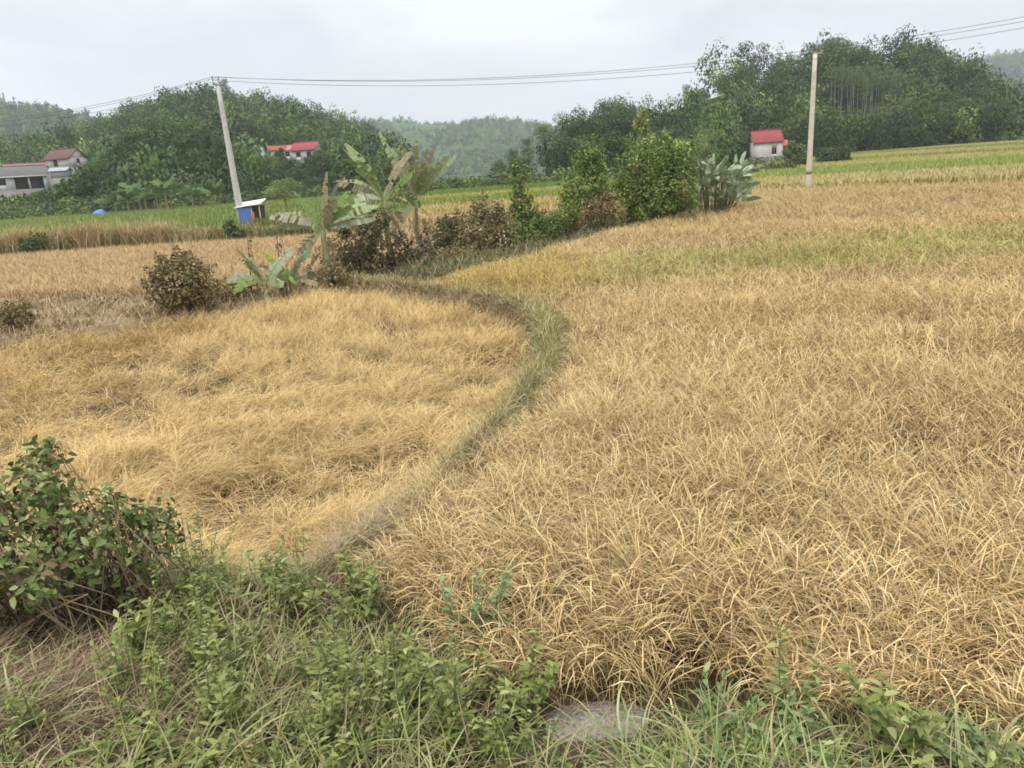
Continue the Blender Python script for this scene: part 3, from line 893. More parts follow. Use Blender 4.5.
def forest(name, hill, count, rad, nf, leaf, cols, wts, label, v0=0.0, v1=1.15, skip=None, tall=1.15):
    T = crown_templates(nf, leaf)
    u = rng.uniform(0, len(hill.px) - 1, count); v = rng.uniform(v0, v1, count)
    P = hill.at(u, v)
    px = np.interp(u, np.arange(len(hill.px)), hill.px)
    k = np.ones(count, bool)
    if skip is not None: k &= ~skip(px, v, P)
    P, px, v = P[k], px[k], v[k]
    n = len(P)
    s = rad * U(0.65, 1.35, n)
    blk = fbm(P[:, 0] * 0.02 + 3, P[:, 1] * 0.02)
    col = pal(n, cols, wts, 0.25) * (0.75 + 0.5 * blk)[:, None]
    Vs, Cs = [], []
    for t, (V, C) in enumerate(T):
        m = np.where(np.arange(n) % len(T) == t)[0]
        a = rng.uniform(0, 6.28, len(m)); ca, sa = np.cos(a), np.sin(a)
        x = V[None, :, 0] * ca[:, None] - V[None, :, 1] * sa[:, None]
        y = V[None, :, 0] * sa[:, None] + V[None, :, 1] * ca[:, None]
        W = np.stack([x, y, np.repeat(V[None, :, 2], len(m), 0) * tall * U(0.65, 1.55, len(m))[:, None]], -1) * s[m][:, None, None] + P[m][:, None]
        Vs.append(W.reshape(-1, 3)); Cs.append((C[None] * col[m][:, None]).reshape(-1, 3))
    V = np.concatenate(Vs); C = np.concatenate(Cs)
    o = mesh(name, V, np.arange(len(V)).reshape(-1, 4), M_FOREST, C)
    return tag(o, label, "forest", kind="stuff")


def skip_right(px, v, P):
    stand = (px > 822) & (px < 904) & (v > 0.10) & (v < 0.62)
    terrace = (px > 645) & (px < 738) & (rng.random(len(px)) < 0.85) & (v > 0.26 + 0.3 * sstep(-px, -690, -640)) & (v < 1.2)
    house = (px > 740) & (px < 800) & (v < 0.10)
    low = (px < 560)
    return stand | terrace | house | low


forest("forest", H_RIGHT, 1150, 3.9, 640, 0.115, [DARK, MIDG, (0.09, 0.13, 0.04), LITE, GRY], [0.42, 0.34, 0.12, 0.05, 0.07],
       "dense mixed green forest covering the right hand hill", skip=skip_right)


def skip_left(px, v, P):
    return ((px < 95) & (v < 0.27)) | ((px > 244) & (px < 328) & (v < 0.36)) | (px > 398)


forest("forest", H_LEFT, 2900, 3.5, 280, 0.16, [DARK, MIDG, (0.085, 0.125, 0.04), LITE, GRY], [0.28, 0.40, 0.18, 0.06, 0.08],
       "green forest covering the left hand hill", skip=skip_left)
forest("forest", H_LEFTFAR, 2300, 4.2, 60, 0.38, [DARK, MIDG, LITE], [0.4, 0.45, 0.15], "hazy forest on the far left hill")
forest("forest", H_MID, 3600, 4.0, 36, 0.42, [DARK, MIDG, LITE], [0.35, 0.4, 0.25], "bluish forest patches on the distant middle hill", skip=lambda px, v, P: fbm(P[:, 0] * 0.009, P[:, 1] * 0.009) > 0.68)
forest("forest", H_RIGHTFAR, 1800, 5.5, 45, 0.42, [DARK, MIDG], [0.5, 0.5], "bluish forest on the far right hill")

# low growth along the foot of the hills
T = crown_templates(150, 0.2)
cx, cyy, cs = [], [], []
for p0, p1, n, r0, r1 in (((-105, 118), (-33, 133), 150, 1.2, 2.6), ((-38, 133), (-12, 130), 60, 1.0, 2.0), ((-12, 131), (20, 128), 130, 1.0, 2.6), ((24, 122), (52, 134), 50, 1.0, 2.2),
                          ((52, 140), (75, 157), 40, 0.9, 1.8), ((-108, 124), (-66, 142), 110, 0.9, 1.7), ((-116, 134), (-84, 141), 110, 1.2, 2.1), ((-88, 146), (-74, 150), 40, 1.0, 1.7), ((-62, 142), (-44, 148), 50, 1.2, 2.4), ((-84, 147), (-58, 154), 60, 1.0, 2.0), ((-104, 130), (-62, 138), 70, 1.0, 2.0), ((-52, 138), (-38, 150), 70, 1.0, 2.2), ((-52, 150), (-40, 168), 60, 1.0, 2.2), ((75, 160), (165, 170), 80, 0.8, 1.8)):
    t = rng.random(n)
    cx.append(p0[0] + (p1[0] - p0[0]) * t + rng.normal(0, 1.5, n)); cyy.append(p0[1] + (p1[1] - p0[1]) * t + rng.normal(2, 3.0, n)); cs.append(U(r0, r1, n))
cx, cyy, cs = map(np.concatenate, (cx, cyy, cs))
Vs, Cs = [], []
for i in range(len(cx)):
    V, C = T[i % len(T)]
    a = rng.uniform(0, 6.28)
    W = np.stack([V[:, 0] * math.cos(a) - V[:, 1] * math.sin(a), V[:, 0] * math.sin(a) + V[:, 1] * math.cos(a), V[:, 2] * 0.9 - 0.15], -1) * cs[i] + np.array([cx[i], cyy[i], surf(cx[i], cyy[i])])
    Vs.append(W); Cs.append(C * pal(1, [MIDG, LITE, (0.12, 0.15, 0.05), DARK, GRY], [0.35, 0.2, 0.2, 0.1, 0.15], 0.15))
V = np.concatenate(Vs)
tag(mesh("undergrowth", V, np.arange(len(V)).reshape(-1, 4), M_FOREST, np.concatenate(Cs)), "low green scrub along the foot of the hills", "scrub", kind="stuff")

# ------------------------------------------------------------------ trees that can be told apart
G1 = "big dark trees on the knoll behind the left pole"
for px, pb, pt, w in ((118, 196, 140, 1.1), (140, 193, 120, 1.0), (160, 192, 114, 1.1), (183, 191, 105, 1.0), (207, 190, 112, 1.1), (100, 196, 156, 1.2), (228, 190, 134, 1.1), (172, 196, 138, 1.2), (150, 196, 148, 1.2), (205, 196, 140, 1.2)):
    tree('round', px, pb, pt, "tall dark broadleaf tree on the knoll behind the left power pole", G1, wide=w)
tree('light', 152, 198, 158, "paler green tree among dark trees left of the left power pole", wide=1.0)
G2 = "dark trees around the middle houses"
for px, pb, pt in ((272, 190, 150), (281, 187, 153), (266, 188, 158), (334, 183, 132), (350, 181, 130), (372, 178, 122), (362, 184, 142), (324, 186, 146), (390, 176, 128), (300, 188, 166), (246, 192, 148)):
    tree('round', px, pb, pt, "dark broadleaf tree close around the red roofed middle houses", G2, wide=1.15)
tree('light', 284, 0, 173, "small pale green tree standing beside the blue walled shed", wide=1.35, Y=84)
tree('tall', 227, 120, 77, "lone pointed tree rising above the left hill crest", wide=0.7, Y=322)

G3 = "dark trees in the middle of the valley"
for px, pt, w, k in ((500, 158, 1.2, 'round'), (513, 148, 0.9, 'tall'), (528, 136, 0.9, 'tall'), (545, 122, 1.0, 'tall'), (565, 112, 1.0, 'tall'), (583, 104, 1.0, 'round'), (606, 97, 0.95, 'tall'),
                     (622, 92, 1.0, 'round'), (595, 128, 1.2, 'round'), (555, 142, 1.2, 'round'), (520, 156, 1.2, 'round'), (615, 124, 1.2, 'round')):
    tree(k, px, 0, pt, "dark tall tree in the wood behind the vine covered columns", G3, wide=w, Y=142 + 10 * rng.random())
tree('feather', 646, 0, 93, "feathery bamboo clump topping the wood left of the tea slope", "bamboo clumps left of the tea slope", cat="bamboo", Y=165, wide=0.9)
tree('feather', 668, 0, 95, "feathery bamboo clump topping the wood left of the tea slope", "bamboo clumps left of the tea slope", cat="bamboo", Y=168, wide=0.9)
# skyline of the right hill
tree('open', 752, 88, 37, "tall open crowned tree alone on the crest left of the forest", Y=204, wide=0.9)
tree('round', 725, 92, 71, "small round dark tree on the crest beside the tall open tree", Y=201, wide=1.1)
tree('tall', 687, 98, 84, "tiny slim tree at the top of the tea slope", Y=198, wide=0.9)
tree('round', 702, 96, 86, "little bushy tree on the skyline above the tea slope", Y=199, wide=1.2)
G4 = "big trees on the summit of the right hill"
for px, pt in ((778, 54), (792, 52), (815, 36), (832, 30), (848, 34), (862, 40), (772, 64), (905, 36), (935, 42)):
    tree('round', px, 60, pt, "large dark tree on the wooded summit of the right hill", G4, Y=212, wide=0.95)
G5 = "slim bare trunked trees in the stand right of the right pole"
for i in range(22):
    px = 832 + i * 3.0 + rng.uniform(-1.5, 1.5); Y = rng.uniform(178, 192)
    tree('bare', px, 0, 58 + 10 * rng.random() + 0.08 * (px - 830), "slim tree with bare pale trunk in the plantation stand on the right hillside", G5, Y=Y, wide=0.55)
G6 = "trees along the foot of the right hill"
for px, pt, w in ((832, 108, 1.2), (852, 112, 1.3), (872, 110, 1.3), (893, 104, 1.2), (915, 100, 1.2), (938, 96, 1.2), (960, 92, 1.2), (984, 98, 1.2), (1008, 104, 1.2), (1032, 108, 1.2), (1060, 106, 1.2), (815, 116, 1.2), (796, 112, 1.2),
                  (740, 124, 1.3), (722, 126, 1.3), (700, 128, 1.3), (680, 124, 1.3), (660, 124, 1.3), (640, 122, 1.3)):
    tree('round', px, 0, pt, "dark broadleaf tree in the row along the foot of the right hill", G6, Y=float(np.interp(px, H_RIGHT.px, H_RIGHT.db)) + rng.uniform(2, 7), wide=w)
tree('light', 706, 0, 122, "bright light green tree in front of forest left of the red roofed house", Y=118, wide=0.9)
tree('light', 692, 0, 132, "shorter light green tree behind the vine covered mound", Y=110, wide=1.2)

# ------------------------------------------------------------------ bushes and vines along the paddy
def px_lobes(Y, lst, depth=1.0):
    """lobes given as seen: (column, row, radius across, radius up) at distance Y, turned into metres"""
    o = []
    for q in lst:
        px, py, rx, rz = q[:4]; dy = q[4] if len(q) > 4 else 0.0
        p = atY(px, py, Y + dy); k = (Y + dy) / FPX
        o.append((p[0], p[1], p[2], rx * k, rx * k * depth, rz * k))
    return o


def bush(name, label, Y, lst, cols, wts, leaf, dens, stemcol=(0.15, 0.11, 0.08), cat="bush", group=None, shell=0.5, stems=10, aspect=0.5, six=False, perlobe=0.5, trunk=None, up=0.6, stem_r=1.0):
    lob = px_lobes(Y, lst)
    for i in range(5 + 3 * len(lob)):                               # twigs of leaves that break the outline
        l = lob[i % len(lst)]; d = unit(rng.normal(size=3) + np.array([0, 0, 0.45])); c = np.array(l[:3]) + d * np.array(l[3:]) * rng.uniform(0.95, 1.3)
        q = rng.uniform(0.16, 0.34) * min(l[3], l[5]); lob.append((c[0], c[1], c[2], q, q, q * 1.4))
    cx = float(np.mean([l[0] for l in lob])); cyy = float(np.mean([l[1] for l in lob]))
    zb = surf(cx, cyy)
    root = empty(name, (cx, cyy, zb))
    off = np.array([cx, cyy, zb])
    V, Q, C = foliage(lob, dens * 1.9, leaf * 1.2, cols, wts, shell, aspect, six, perlobe=perlobe, zmin=zb - 0.05, up=up, rnd=1.0)
    mesh("foliage", V - off, Q, M_LEAF, C, root)
    st = MB()
    for i in range(stems):
        l = lob[(i * 7) % len(lob)]
        p2 = np.array(l[:3]) + rng.normal(0, 0.4, 3) * np.array(l[3:])
        g = np.array([cx + (l[0] - cx) * 0.2 + rng.normal(0, 0.06), cyy + (l[1] - cyy) * 0.2 + rng.normal(0, 0.06), zb - 0.1])
        m = (g + p2) / 2 + rng.normal(0, 0.15 * stem_r, 3)
        st.tube(np.array([g, m, p2]) - off, np.array([0.03, 0.022, 0.008]) * stem_r, 5, np.array(stemcol))
    if trunk is not None:
        pts = np.array([atY(a, b, Y) for a, b in trunk[0]]); pts[0, 2] = min(pts[0, 2], zb - 0.2)
        st.tube(pts - off, np.linspace(trunk[1], trunk[1] * 0.5, len(pts)), 7, np.array(stemcol))
    st.build("stems", M_BARK, root, True)
    tag(root, label, cat, group)
    return root


DRYB = [(0.22, 0.165, 0.07), (0.33, 0.255, 0.115), (0.14, 0.115, 0.045), (0.17, 0.18, 0.06), (0.44, 0.37, 0.19)]
bush("brown_bush", "round brown half dead bush alone on the bank behind the left paddy", 23, [(180, 285, 30, 24), (165, 290, 20, 18), (200, 288, 18, 20), (178, 265, 22, 14), (195, 270, 18, 14), (160, 276, 14, 12)],
     DRYB, [0.34, 0.2, 0.24, 0.14, 0.08], 0.10, 330, stems=26)
bush("brown_bush", "low brown scrub at the left edge behind the left paddy", 21.5, [(-12, 318, 26, 18), (10, 314, 18, 14), (24, 322, 12, 9)], DRYB, [0.4, 0.15, 0.35, 0.06, 0.04], 0.09, 330, stems=12)
bush("dead_leaf_heap", "low mound of brown dead leaves beside the small banana clump", 24.5, [(222, 290, 16, 10), (238, 292, 14, 9), (206, 296, 12, 8)], DRYB, [0.4, 0.2, 0.3, 0.05, 0.05], 0.09, 300, stems=8)
bush("dark_bush", "dark brown leafed bush between the banana plants", 28.5, [(352, 248, 22, 22), (372, 240, 18, 24), (345, 262, 18, 16), (368, 262, 18, 14), (378, 220, 12, 14)],
     [(0.09, 0.085, 0.04), (0.17, 0.13, 0.07), (0.08, 0.11, 0.035), (0.36, 0.29, 0.18)], [0.34, 0.3, 0.2, 0.16], 0.11, 240, stems=16)
bush("green_bush", "small olive bush right of the tallest banana plant", 33, [(440, 236, 18, 14), (436, 250, 14, 12), (452, 226, 14, 12)], [(0.09, 0.1, 0.035), (0.15, 0.13, 0.06), (0.06, 0.085, 0.03)], [0.45, 0.25, 0.3], 0.11, 230, stems=8)
bush("brown_thicket", "wide brown thicket of dead leaves with a few green vines", 33, [(475, 235, 26, 24), (498, 240, 20, 20), (462, 252, 22, 14), (486, 214, 18, 16), (500, 225, 16, 16), (480, 204, 10, 10), (512, 244, 12, 12)],
     DRYB + [(0.16, 0.2, 0.06), (0.46, 0.39, 0.25)], [0.2, 0.18, 0.1, 0.14, 0.08, 0.24, 0.06], 0.12, 230, stems=20)
GV = [(0.13, 0.20, 0.045), (0.20, 0.28, 0.065), (0.085, 0.13, 0.033), (0.28, 0.34, 0.09), (0.2, 0.15, 0.08)]
bush("vine_column", "pointed green column of vines climbing a dead trunk", 36, [(523, 228, 22, 14), (522, 212, 16, 14), (520, 196, 11, 13), (518, 180, 8, 11), (516, 167, 9, 8), (524, 174, 7, 6)], GV, [0.36, 0.28, 0.18, 0.12, 0.06], 0.12, 260,
     cat="vine", trunk=([(524, 245), (520, 200), (516, 165)], 0.12), stems=6)
bush("vine_column", "leaning vine column with a bright green leafy tip", 40, [(578, 205, 20, 17), (588, 188, 22, 16), (572, 192, 14, 16), (592, 172, 14, 12), (590, 154, 15, 13), (582, 164, 10, 10), (600, 196, 14, 18)],
     [(0.14, 0.22, 0.05), (0.23, 0.32, 0.075), (0.09, 0.14, 0.033), (0.31, 0.39, 0.10)], [0.34, 0.3, 0.22, 0.14], 0.13, 240, cat="vine", trunk=([(578, 222), (586, 180), (590, 150)], 0.12), stems=6)
bush("brown_bush", "low rust brown bush between the leaning vines and the big mound", 39, [(600, 208, 20, 12), (585, 214, 14, 9), (614, 211, 14, 10), (602, 200, 12, 8)], DRYB, [0.34, 0.3, 0.14, 0.1, 0.12], 0.11, 260, stems=10)
bush("vine_mound", "big rounded mound of green vines with a bare stalk", 42, [(655, 190, 36, 24), (640, 172, 26, 24), (670, 170, 26, 26), (655, 156, 28, 18), (682, 190, 16, 20), (628, 195, 20, 18), (674, 152, 18, 13), (640, 150, 14, 10), (660, 205, 30, 10)],
     [(0.17, 0.245, 0.055), (0.25, 0.33, 0.08), (0.10, 0.15, 0.035), (0.24, 0.20, 0.09), (0.34, 0.41, 0.11)], [0.33, 0.27, 0.18, 0.1, 0.12], 0.13, 240, cat="vine", stems=20)
bush("vine_column", "thin vine covered stalk rising above the big green mound", 43, [(640, 118, 4, 7), (641, 132, 4, 8), (646, 126, 5, 5), (640, 146, 6, 7), (650, 138, 6, 5), (636, 124, 4, 6), (644, 112, 4, 5)], [(0.25, 0.31, 0.10), (0.34, 0.37, 0.13), (0.18, 0.23, 0.07)], [0.4, 0.35, 0.25], 0.13, 260, cat="vine", stems=7, trunk=([(642, 190), (641, 150), (639, 112)], 0.06), stemcol=(0.24, 0.24, 0.11))
bush("low_bush", "olive bush in front of the red roofed house", 96, [(772, 171, 15, 7), (786, 169, 12, 7), (762, 174, 9, 5)], [(0.08, 0.1, 0.04), (0.12, 0.13, 0.055)], [0.6, 0.4], 0.3, 90, stems=6)
bush("low_bush", "rounded pale bush just left of the right power pole", 104, [(798, 158, 12, 10), (792, 150, 9, 7), (802, 168, 9, 6)], [(0.1, 0.14, 0.045), (0.14, 0.18, 0.06)], [0.6, 0.4], 0.3, 90, stems=5)
bush("low_bush", "dull green bush just right of the right power pole", 108, [(832, 155, 13, 9), (842, 158, 8, 7), (824, 160, 8, 6)], [(0.07, 0.095, 0.04), (0.11, 0.13, 0.05)], [0.6, 0.4], 0.3, 90, stems=5)
bush("low_bush", "small grey green bush at the left end of the tall dry grass", 50.5, [(38, 242, 12, 8), (28, 246, 9, 6)], [(0.06, 0.1, 0.035), (0.1, 0.15, 0.05)], [0.6, 0.4], 0.16, 160, stems=5)
bush("low_bush", "bluish green bush in the dry grass left of the left power pole", 50.5, [(229, 228, 7, 7), (236, 232, 6, 5)], [(0.06, 0.11, 0.045), (0.1, 0.15, 0.06)], [0.6, 0.4], 0.16, 180, stems=5)

bush("brown_bush", "low brown bush of dead leaves at the right foot of the tallest bananas", 31.5, [(432, 258, 16, 9), (450, 256, 16, 10), (468, 254, 14, 9)], DRYB, [0.34, 0.24, 0.24, 0.1, 0.08], 0.1, 260, stems=8)
bush("green_bush", "dark green leafy skirt at the foot of the pointed vine column", 35.5, [(536, 236, 16, 10), (552, 232, 14, 10), (520, 241, 12, 8), (545, 224, 12, 10)], GV, [0.3, 0.2, 0.3, 0.1, 0.1], 0.11, 260, stems=8)
bush("brown_bush", "thin brown scrub between the pointed and the leaning vine columns", 37.5, [(562, 228, 14, 9), (575, 224, 13, 9)], DRYB, [0.34, 0.24, 0.24, 0.1, 0.08], 0.1, 260, stems=8)
bush("green_bush", "dark green scrub at the foot of the big vine mound", 42, [(630, 214, 18, 8), (650, 211, 18, 9), (672, 206, 16, 9), (690, 204, 12, 7)], GV, [0.3, 0.2, 0.25, 0.1, 0.15], 0.11, 260, stems=8)

bush("dark_bush", "dark tangled dead leaves around the foot of the banana plants", 29.5, [(404, 258, 16, 12), (418, 252, 12, 14), (390, 262, 14, 10), (428, 246, 10, 10), (402, 240, 10, 10)],
     [(0.08, 0.075, 0.035), (0.16, 0.12, 0.065), (0.06, 0.08, 0.03), (0.34, 0.27, 0.17)], [0.36, 0.3, 0.2, 0.14], 0.11, 240, stems=10)
bush("brown_bush", "dead brown leaves around the foot of the drooping banana plant", 26.5, [(318, 280, 16, 9), (340, 278, 14, 10), (302, 286, 12, 7), (330, 268, 10, 8)], DRYB, [0.34, 0.24, 0.24, 0.12, 0.06], 0.1, 260, stems=8)
bush("green_bush", "mixed green and brown vines filling the hedge left of the leaning vines", 37, [(545, 226, 16, 10), (560, 218, 14, 10), (536, 218, 10, 9), (572, 214, 10, 9)], GV, [0.3, 0.2, 0.22, 0.1, 0.18], 0.11, 260, stems=8)

bush("green_bush", "leafy green bush below the gabled house on the left slope", 143, [(58, 196, 9, 8), (66, 190, 9, 9), (74, 188, 10, 9), (84, 186, 10, 10), (48, 199, 8, 7), (90, 178, 8, 9), (80, 176, 7, 7)], [MIDG, DARK, LITE], [0.5, 0.3, 0.2], 0.4, 45, stems=6)
bush("green_bush", "dark green bush below the crimson roofed house", 172, [(298, 169, 9, 8), (310, 168, 9, 8), (286, 168, 9, 9), (320, 167, 8, 8), (280, 160, 7, 9)], [MIDG, DARK, LITE], [0.45, 0.45, 0.1], 0.45, 45, stems=6)
bush("green_bush", "leafy green bush below the porch of the low white house", 141, [(4, 203, 10, 6), (20, 202, 10, 6), (36, 199, 9, 7), (-8, 204, 9, 6)], [MIDG, DARK, LITE], [0.45, 0.3, 0.25], 0.4, 45, stems=6)

# dead weed stalks on the bank
for px, pb, pt, lab in ((249, 282, 232, "dark dead weed stalk left of the small banana clump"), (277, 270, 206, "tall feathery weed stalk behind the small banana clump")):
    Y = 25.0; p = atY(px, pb, Y); t = atY(px, pt, Y)
    bush("weed_stalk", lab, Y, [(px + 1, pb - (pb - pt) * f, 4.2 - 3.0 * f, 5) for f in (0.35, 0.55, 0.75, 0.92)], [(0.17, 0.15, 0.08), (0.22, 0.20, 0.10)], [0.5, 0.5], 0.07, 300, cat="weed", stems=6, stem_r=0.25, stemcol=(0.2, 0.17, 0.09),
         trunk=([(px + 2, pb + 8), (px, (pb + pt) / 2), (px - 2, pt)], 0.02))


# ------------------------------------------------------------------ banana plants
def banana_leaf(L, W, tilt, bend, az, col, torn, seg=22, roll=None):
    """midrib that arches, and a blade on each side torn into strips that hang a little"""
    s = (np.arange(seg) + 0.5) / seg
    ang = tilt + bend * s ** 1.4
    st = np.stack([np.sin(ang) * math.cos(az), np.sin(ang) * math.sin(az), np.cos(ang)], -1) * (L / seg)
    sp = np.concatenate([[np.zeros(3)], np.cumsum(st, 0)])
    mb = MB()
    mb.tube(sp, np.linspace(0.022, 0.005, seg + 1) * (L / 1.8), 5, np.array((0.32, 0.34, 0.16)), False)
    roll = rng.choice([-1, 1]) * rng.uniform(0.5, 1.2) if roll is None else roll
    hz_ = np.array([-math.sin(az), math.cos(az), 0.0]); t0 = sp[seg // 2] - sp[seg // 2 - 1]; t0 /= np.linalg.norm(t0)
    side = math.cos(roll) * hz_ + math.sin(roll) * np.cross(hz_, t0)
    prof = np.sin(np.pi * np.clip((np.arange(seg + 1) / seg - 0.12) / 0.9, 0, 1)) ** 0.55 * W * 0.5
    for sg in (1, -1):
        dr = 0.35
        for i in range(2, seg):
            if rng.random() < torn * 0.22: continue
            if rng.random() < torn: dr = rng.uniform(0.05, 1.1)
            T = sp[i + 1] - sp[i]; Tn = T / np.linalg.norm(T)
            nrm = np.cross(side * sg, Tn) * sg
            k0, k1 = (0.0, 1.0) if rng.random() > torn else (0.06, 0.86)
            pts = []
            for f, w in ((k0, prof[i]), (k1, prof[i + 1])):
                b = sp[i] + T * f
                m = b + side * sg * w * 0.5 * math.cos(dr * 0.5) + np.array([0, 0, -1.0]) * w * 0.5 * math.sin(dr * 0.5) + Tn * w * 0.10
                e = m + side * sg * w * 0.5 * math.cos(dr) + np.array([0, 0, -1.0]) * w * 0.5 * math.sin(dr) + Tn * w * 0.16
                pts += [b, m, e]
            c = np.array(col) * rng.uniform(0.82, 1.15)
            e = c * 0.6 + 0.4 * np.array((0.34, 0.26, 0.15)) if rng.random() < torn * 0.8 else c
            mb.add(pts, [(0, 1, 4, 3), (1, 2, 5, 4)], C=[c, c, e, c, c, e])
    return mb


PALE, GREENB, DRYL, SILV = (0.31, 0.38, 0.19), (0.18, 0.27, 0.075), (0.34, 0.27, 0.165), (0.37, 0.42, 0.28)


def banana(name, label, px, pb, ptop, Y, lv, dead=5, r=0.11, group=None, lean=0.0):
    r *= 1.25; dead = int(dead * 1.4)
    lv = [q[:6] + (min(0.9, q[6] * 1.1 + 0.1),) for q in lv]
    p = atY(px, pb, Y); p[2] = min(p[2], surf(p[0], p[1]) + 0.02)
    top = atY(px, ptop, Y)
    H = top[2] - p[2]
    root = empty(name, p)
    t = MB(); z = np.linspace(-0.1, H, 7)
    t.tube(np.stack([lean * z / H + 0.03 * np.sin(z * 3), 0 * z, z], -1), np.linspace(r, r * 0.55, 7), 9, np.array((0.24, 0.24, 0.12)))
    t.build("trunk", M_BARK, root, True)
    for (az, tilt, bend, L, W, col, torn) in lv:
        o = banana_leaf(L, W * 1.0, tilt, bend, az, col, torn).build("leaf", M_LEAF, root)
        o.location = (lean, 0, H - 0.05)
    if dead:
        lv = list(lv) + [(rng.choice([0.0, math.pi]) + rng.uniform(-0.8, 0.8), rng.uniform(0.15, 0.8), rng.uniform(0.2, 1.3), rng.uniform(0.6, 0.95) * lv[0][3], lv[0][4] * 0.75, [PALE, DRYL, GREENB, (0.36, 0.34, 0.24)][rng.integers(4)], 0.6) for _ in range(6)]
        for (az, tilt, bend, L, W, col, torn) in lv[-6:]:
            o = banana_leaf(L, W * 1.0, tilt, bend, az, col, torn).build("leaf", M_LEAF, root); o.location = (lean, 0, H - 0.1)
    for i in range(dead):                                           # dry leaves hanging down the stem
        az = rng.uniform(0, 6.28)
        o = banana_leaf(rng.uniform(0.6, 1.2), 0.3, 2.0, 1.1, az, DRYL, 0.9, 12).build("dead_leaf", M_LEAF, root)
        h = H * rng.uniform(0.55, 0.98)
        o.location = (lean * h / H + 0.05 * math.cos(az), 0.05 * math.sin(az), h)
    tag(root, label, "banana plant", group)
    return root


# azimuth: 0 = to the right of the picture, pi = left, -pi/2 = towards the camera
pi = math.pi
banana("banana_plant", "tallest banana plant with one long leaf pointing up left", 392, 270, 200, 30,
       [(pi, 0.35, 0.35, 2.6, 0.5, PALE, 0.25), (pi, 0.75, 0.9, 2.1, 0.5, DRYL, 0.7), (0.3, 1.2, 1.3, 1.6, 0.5, GREENB, 0.6), (-2.2, 0.9, 1.5, 1.7, 0.55, SILV, 0.5), (pi * 0.9, 0.5, 0.3, 2.6, 0.45, PALE, 0.5),
        (-0.6, 1.1, 1.6, 1.6, 0.5, DRYL, 0.8), (1.6, 0.8, 1.4, 1.7, 0.5, GREENB, 0.5), (2.6, 1.2, 1.6, 1.6, 0.5, DRYL, 0.9)], dead=9, r=0.13)
banana("banana_plant", "upright banana plant with leaves fanned towards the sky", 421, 264, 196, 31.5,
       [(pi, 0.38, 0.05, 2.9, 0.5, PALE, 0.35), (0, 0.1, 0.1, 2.25, 0.42, YGR, 0.5), (0, 0.42, 0.12, 2.2, 0.36, DRYL, 0.7), (0, 0.75, 0.3, 2.4, 0.42, PALE, 0.5), (pi, 0.12, 0.1, 1.9, 0.3, DRYL, 0.8),
        (-0.9, 0.6, 0.4, 1.6, 0.4, GREENB, 0.7), (-2.4, 0.7, 1.8, 1.4, 0.4, DRYL, 0.8)], dead=6, r=0.11)
banana("banana_plant", "banana plant with broad drooping pale leaves left of the dark bush", 331, 288, 228, 27,
       [(pi, 0.8, 1.1, 2.0, 0.55, (0.36, 0.34, 0.24), 0.3), (pi * 0.9, 1.0, 1.1, 1.8, 0.5, PALE, 0.3), (0, 0.85, 0.9, 2.2, 0.62, PALE, 0.15), (0.15, 1.2, 0.55, 1.9, 0.55, SILV, 0.15), (pi, 0.45, 0.2, 1.6, 0.35, GREENB, 0.6),
        (0.1, 0.15, 0.1, 2.0, 0.28, DRYL, 0.8), (-pi / 2, 1.0, 1.2, 1.5, 0.5, GREENB, 0.5), (0.4, 0.5, 0.5, 1.7, 0.4, GREENB, 0.4), (pi * 0.85, 1.9, 0.6, 1.6, 0.45, SILV, 0.4)], dead=6, r=0.12)
banana("banana_plant", "low banana clump with yellowing leaves beside the dead leaf heap", 266, 296, 284, 24.5,
       [(pi, 0.75, 1.5, 1.35, 0.4, SILV, 0.15), (0.2, 0.55, 0.5, 1.6, 0.42, SILV, 0.2), (pi, 1.2, 0.6, 1.2, 0.3, (0.3, 0.36, 0.06), 0.1), (-2.3, 0.9, 1.8, 1.3, 0.4, (0.2, 0.28, 0.07), 0.2), (pi, 0.3, 0.5, 1.5, 0.3, PALE, 0.3),
        (0.6, 1.0, 0.9, 1.3, 0.4, GREENB, 0.3), (-0.7, 0.9, 1.5, 1.2, 0.36, PALE, 0.3)], dead=4, r=0.08)
banana("banana_plant", "young banana sucker with a bright yellow green leaf", 292, 294, 280, 25,
       [(pi * 0.9, 0.45, 0.6, 1.35, 0.3, (0.3, 0.38, 0.05), 0.1), (0.2, 0.3, 0.9, 1.3, 0.4, (0.14, 0.24, 0.12), 0.2), (0.5, 0.9, 1.4, 1.2, 0.4, (0.2, 0.27, 0.16), 0.2), (-1.2, 0.9, 1.5, 1.1, 0.4, GREENB, 0.2), (-0.3, 1.2, 1.2, 1.1, 0.35, DRYL, 0.6)], dead=3, r=0.07)
# distant banana plants at the foot of the left hill
G7 = "banana plants at the foot of the left hill"
first = None
for i, (px, pb, pt) in enumerate(((128, 206, 190), (140, 204, 184), (152, 203, 182), (164, 202, 186), (172, 200, 188), (196, 201, 190), (206, 199, 186), (118, 207, 192), (146, 206, 192), (212, 200, 190))):
    if first is None:
        lv = [(a, rng.uniform(0.3, 1.1), rng.uniform(0.4, 1.4), rng.uniform(2.2, 3.4), 0.85, (0.12, 0.20, 0.065), 0.2) for a in np.arange(14) * 2.4]
        first = banana("banana_plant", "pale green banana plant at the foot of the left hill", px, pb, pb - 6, 112, lv, dead=0, r=0.15, group=G7)
        o = first
    else:
        o = copy_tree(first)
        q = atY(px + rng.uniform(-6, 6), pb, 114 + rng.uniform(-4, 10)); o.location = (q[0], q[1], surf(q[0], q[1])); o.rotation_euler = (0, 0, rng.uniform(0, 6.28))
        s = rng.uniform(0.85, 1.25); o.scale = (s, s, s)

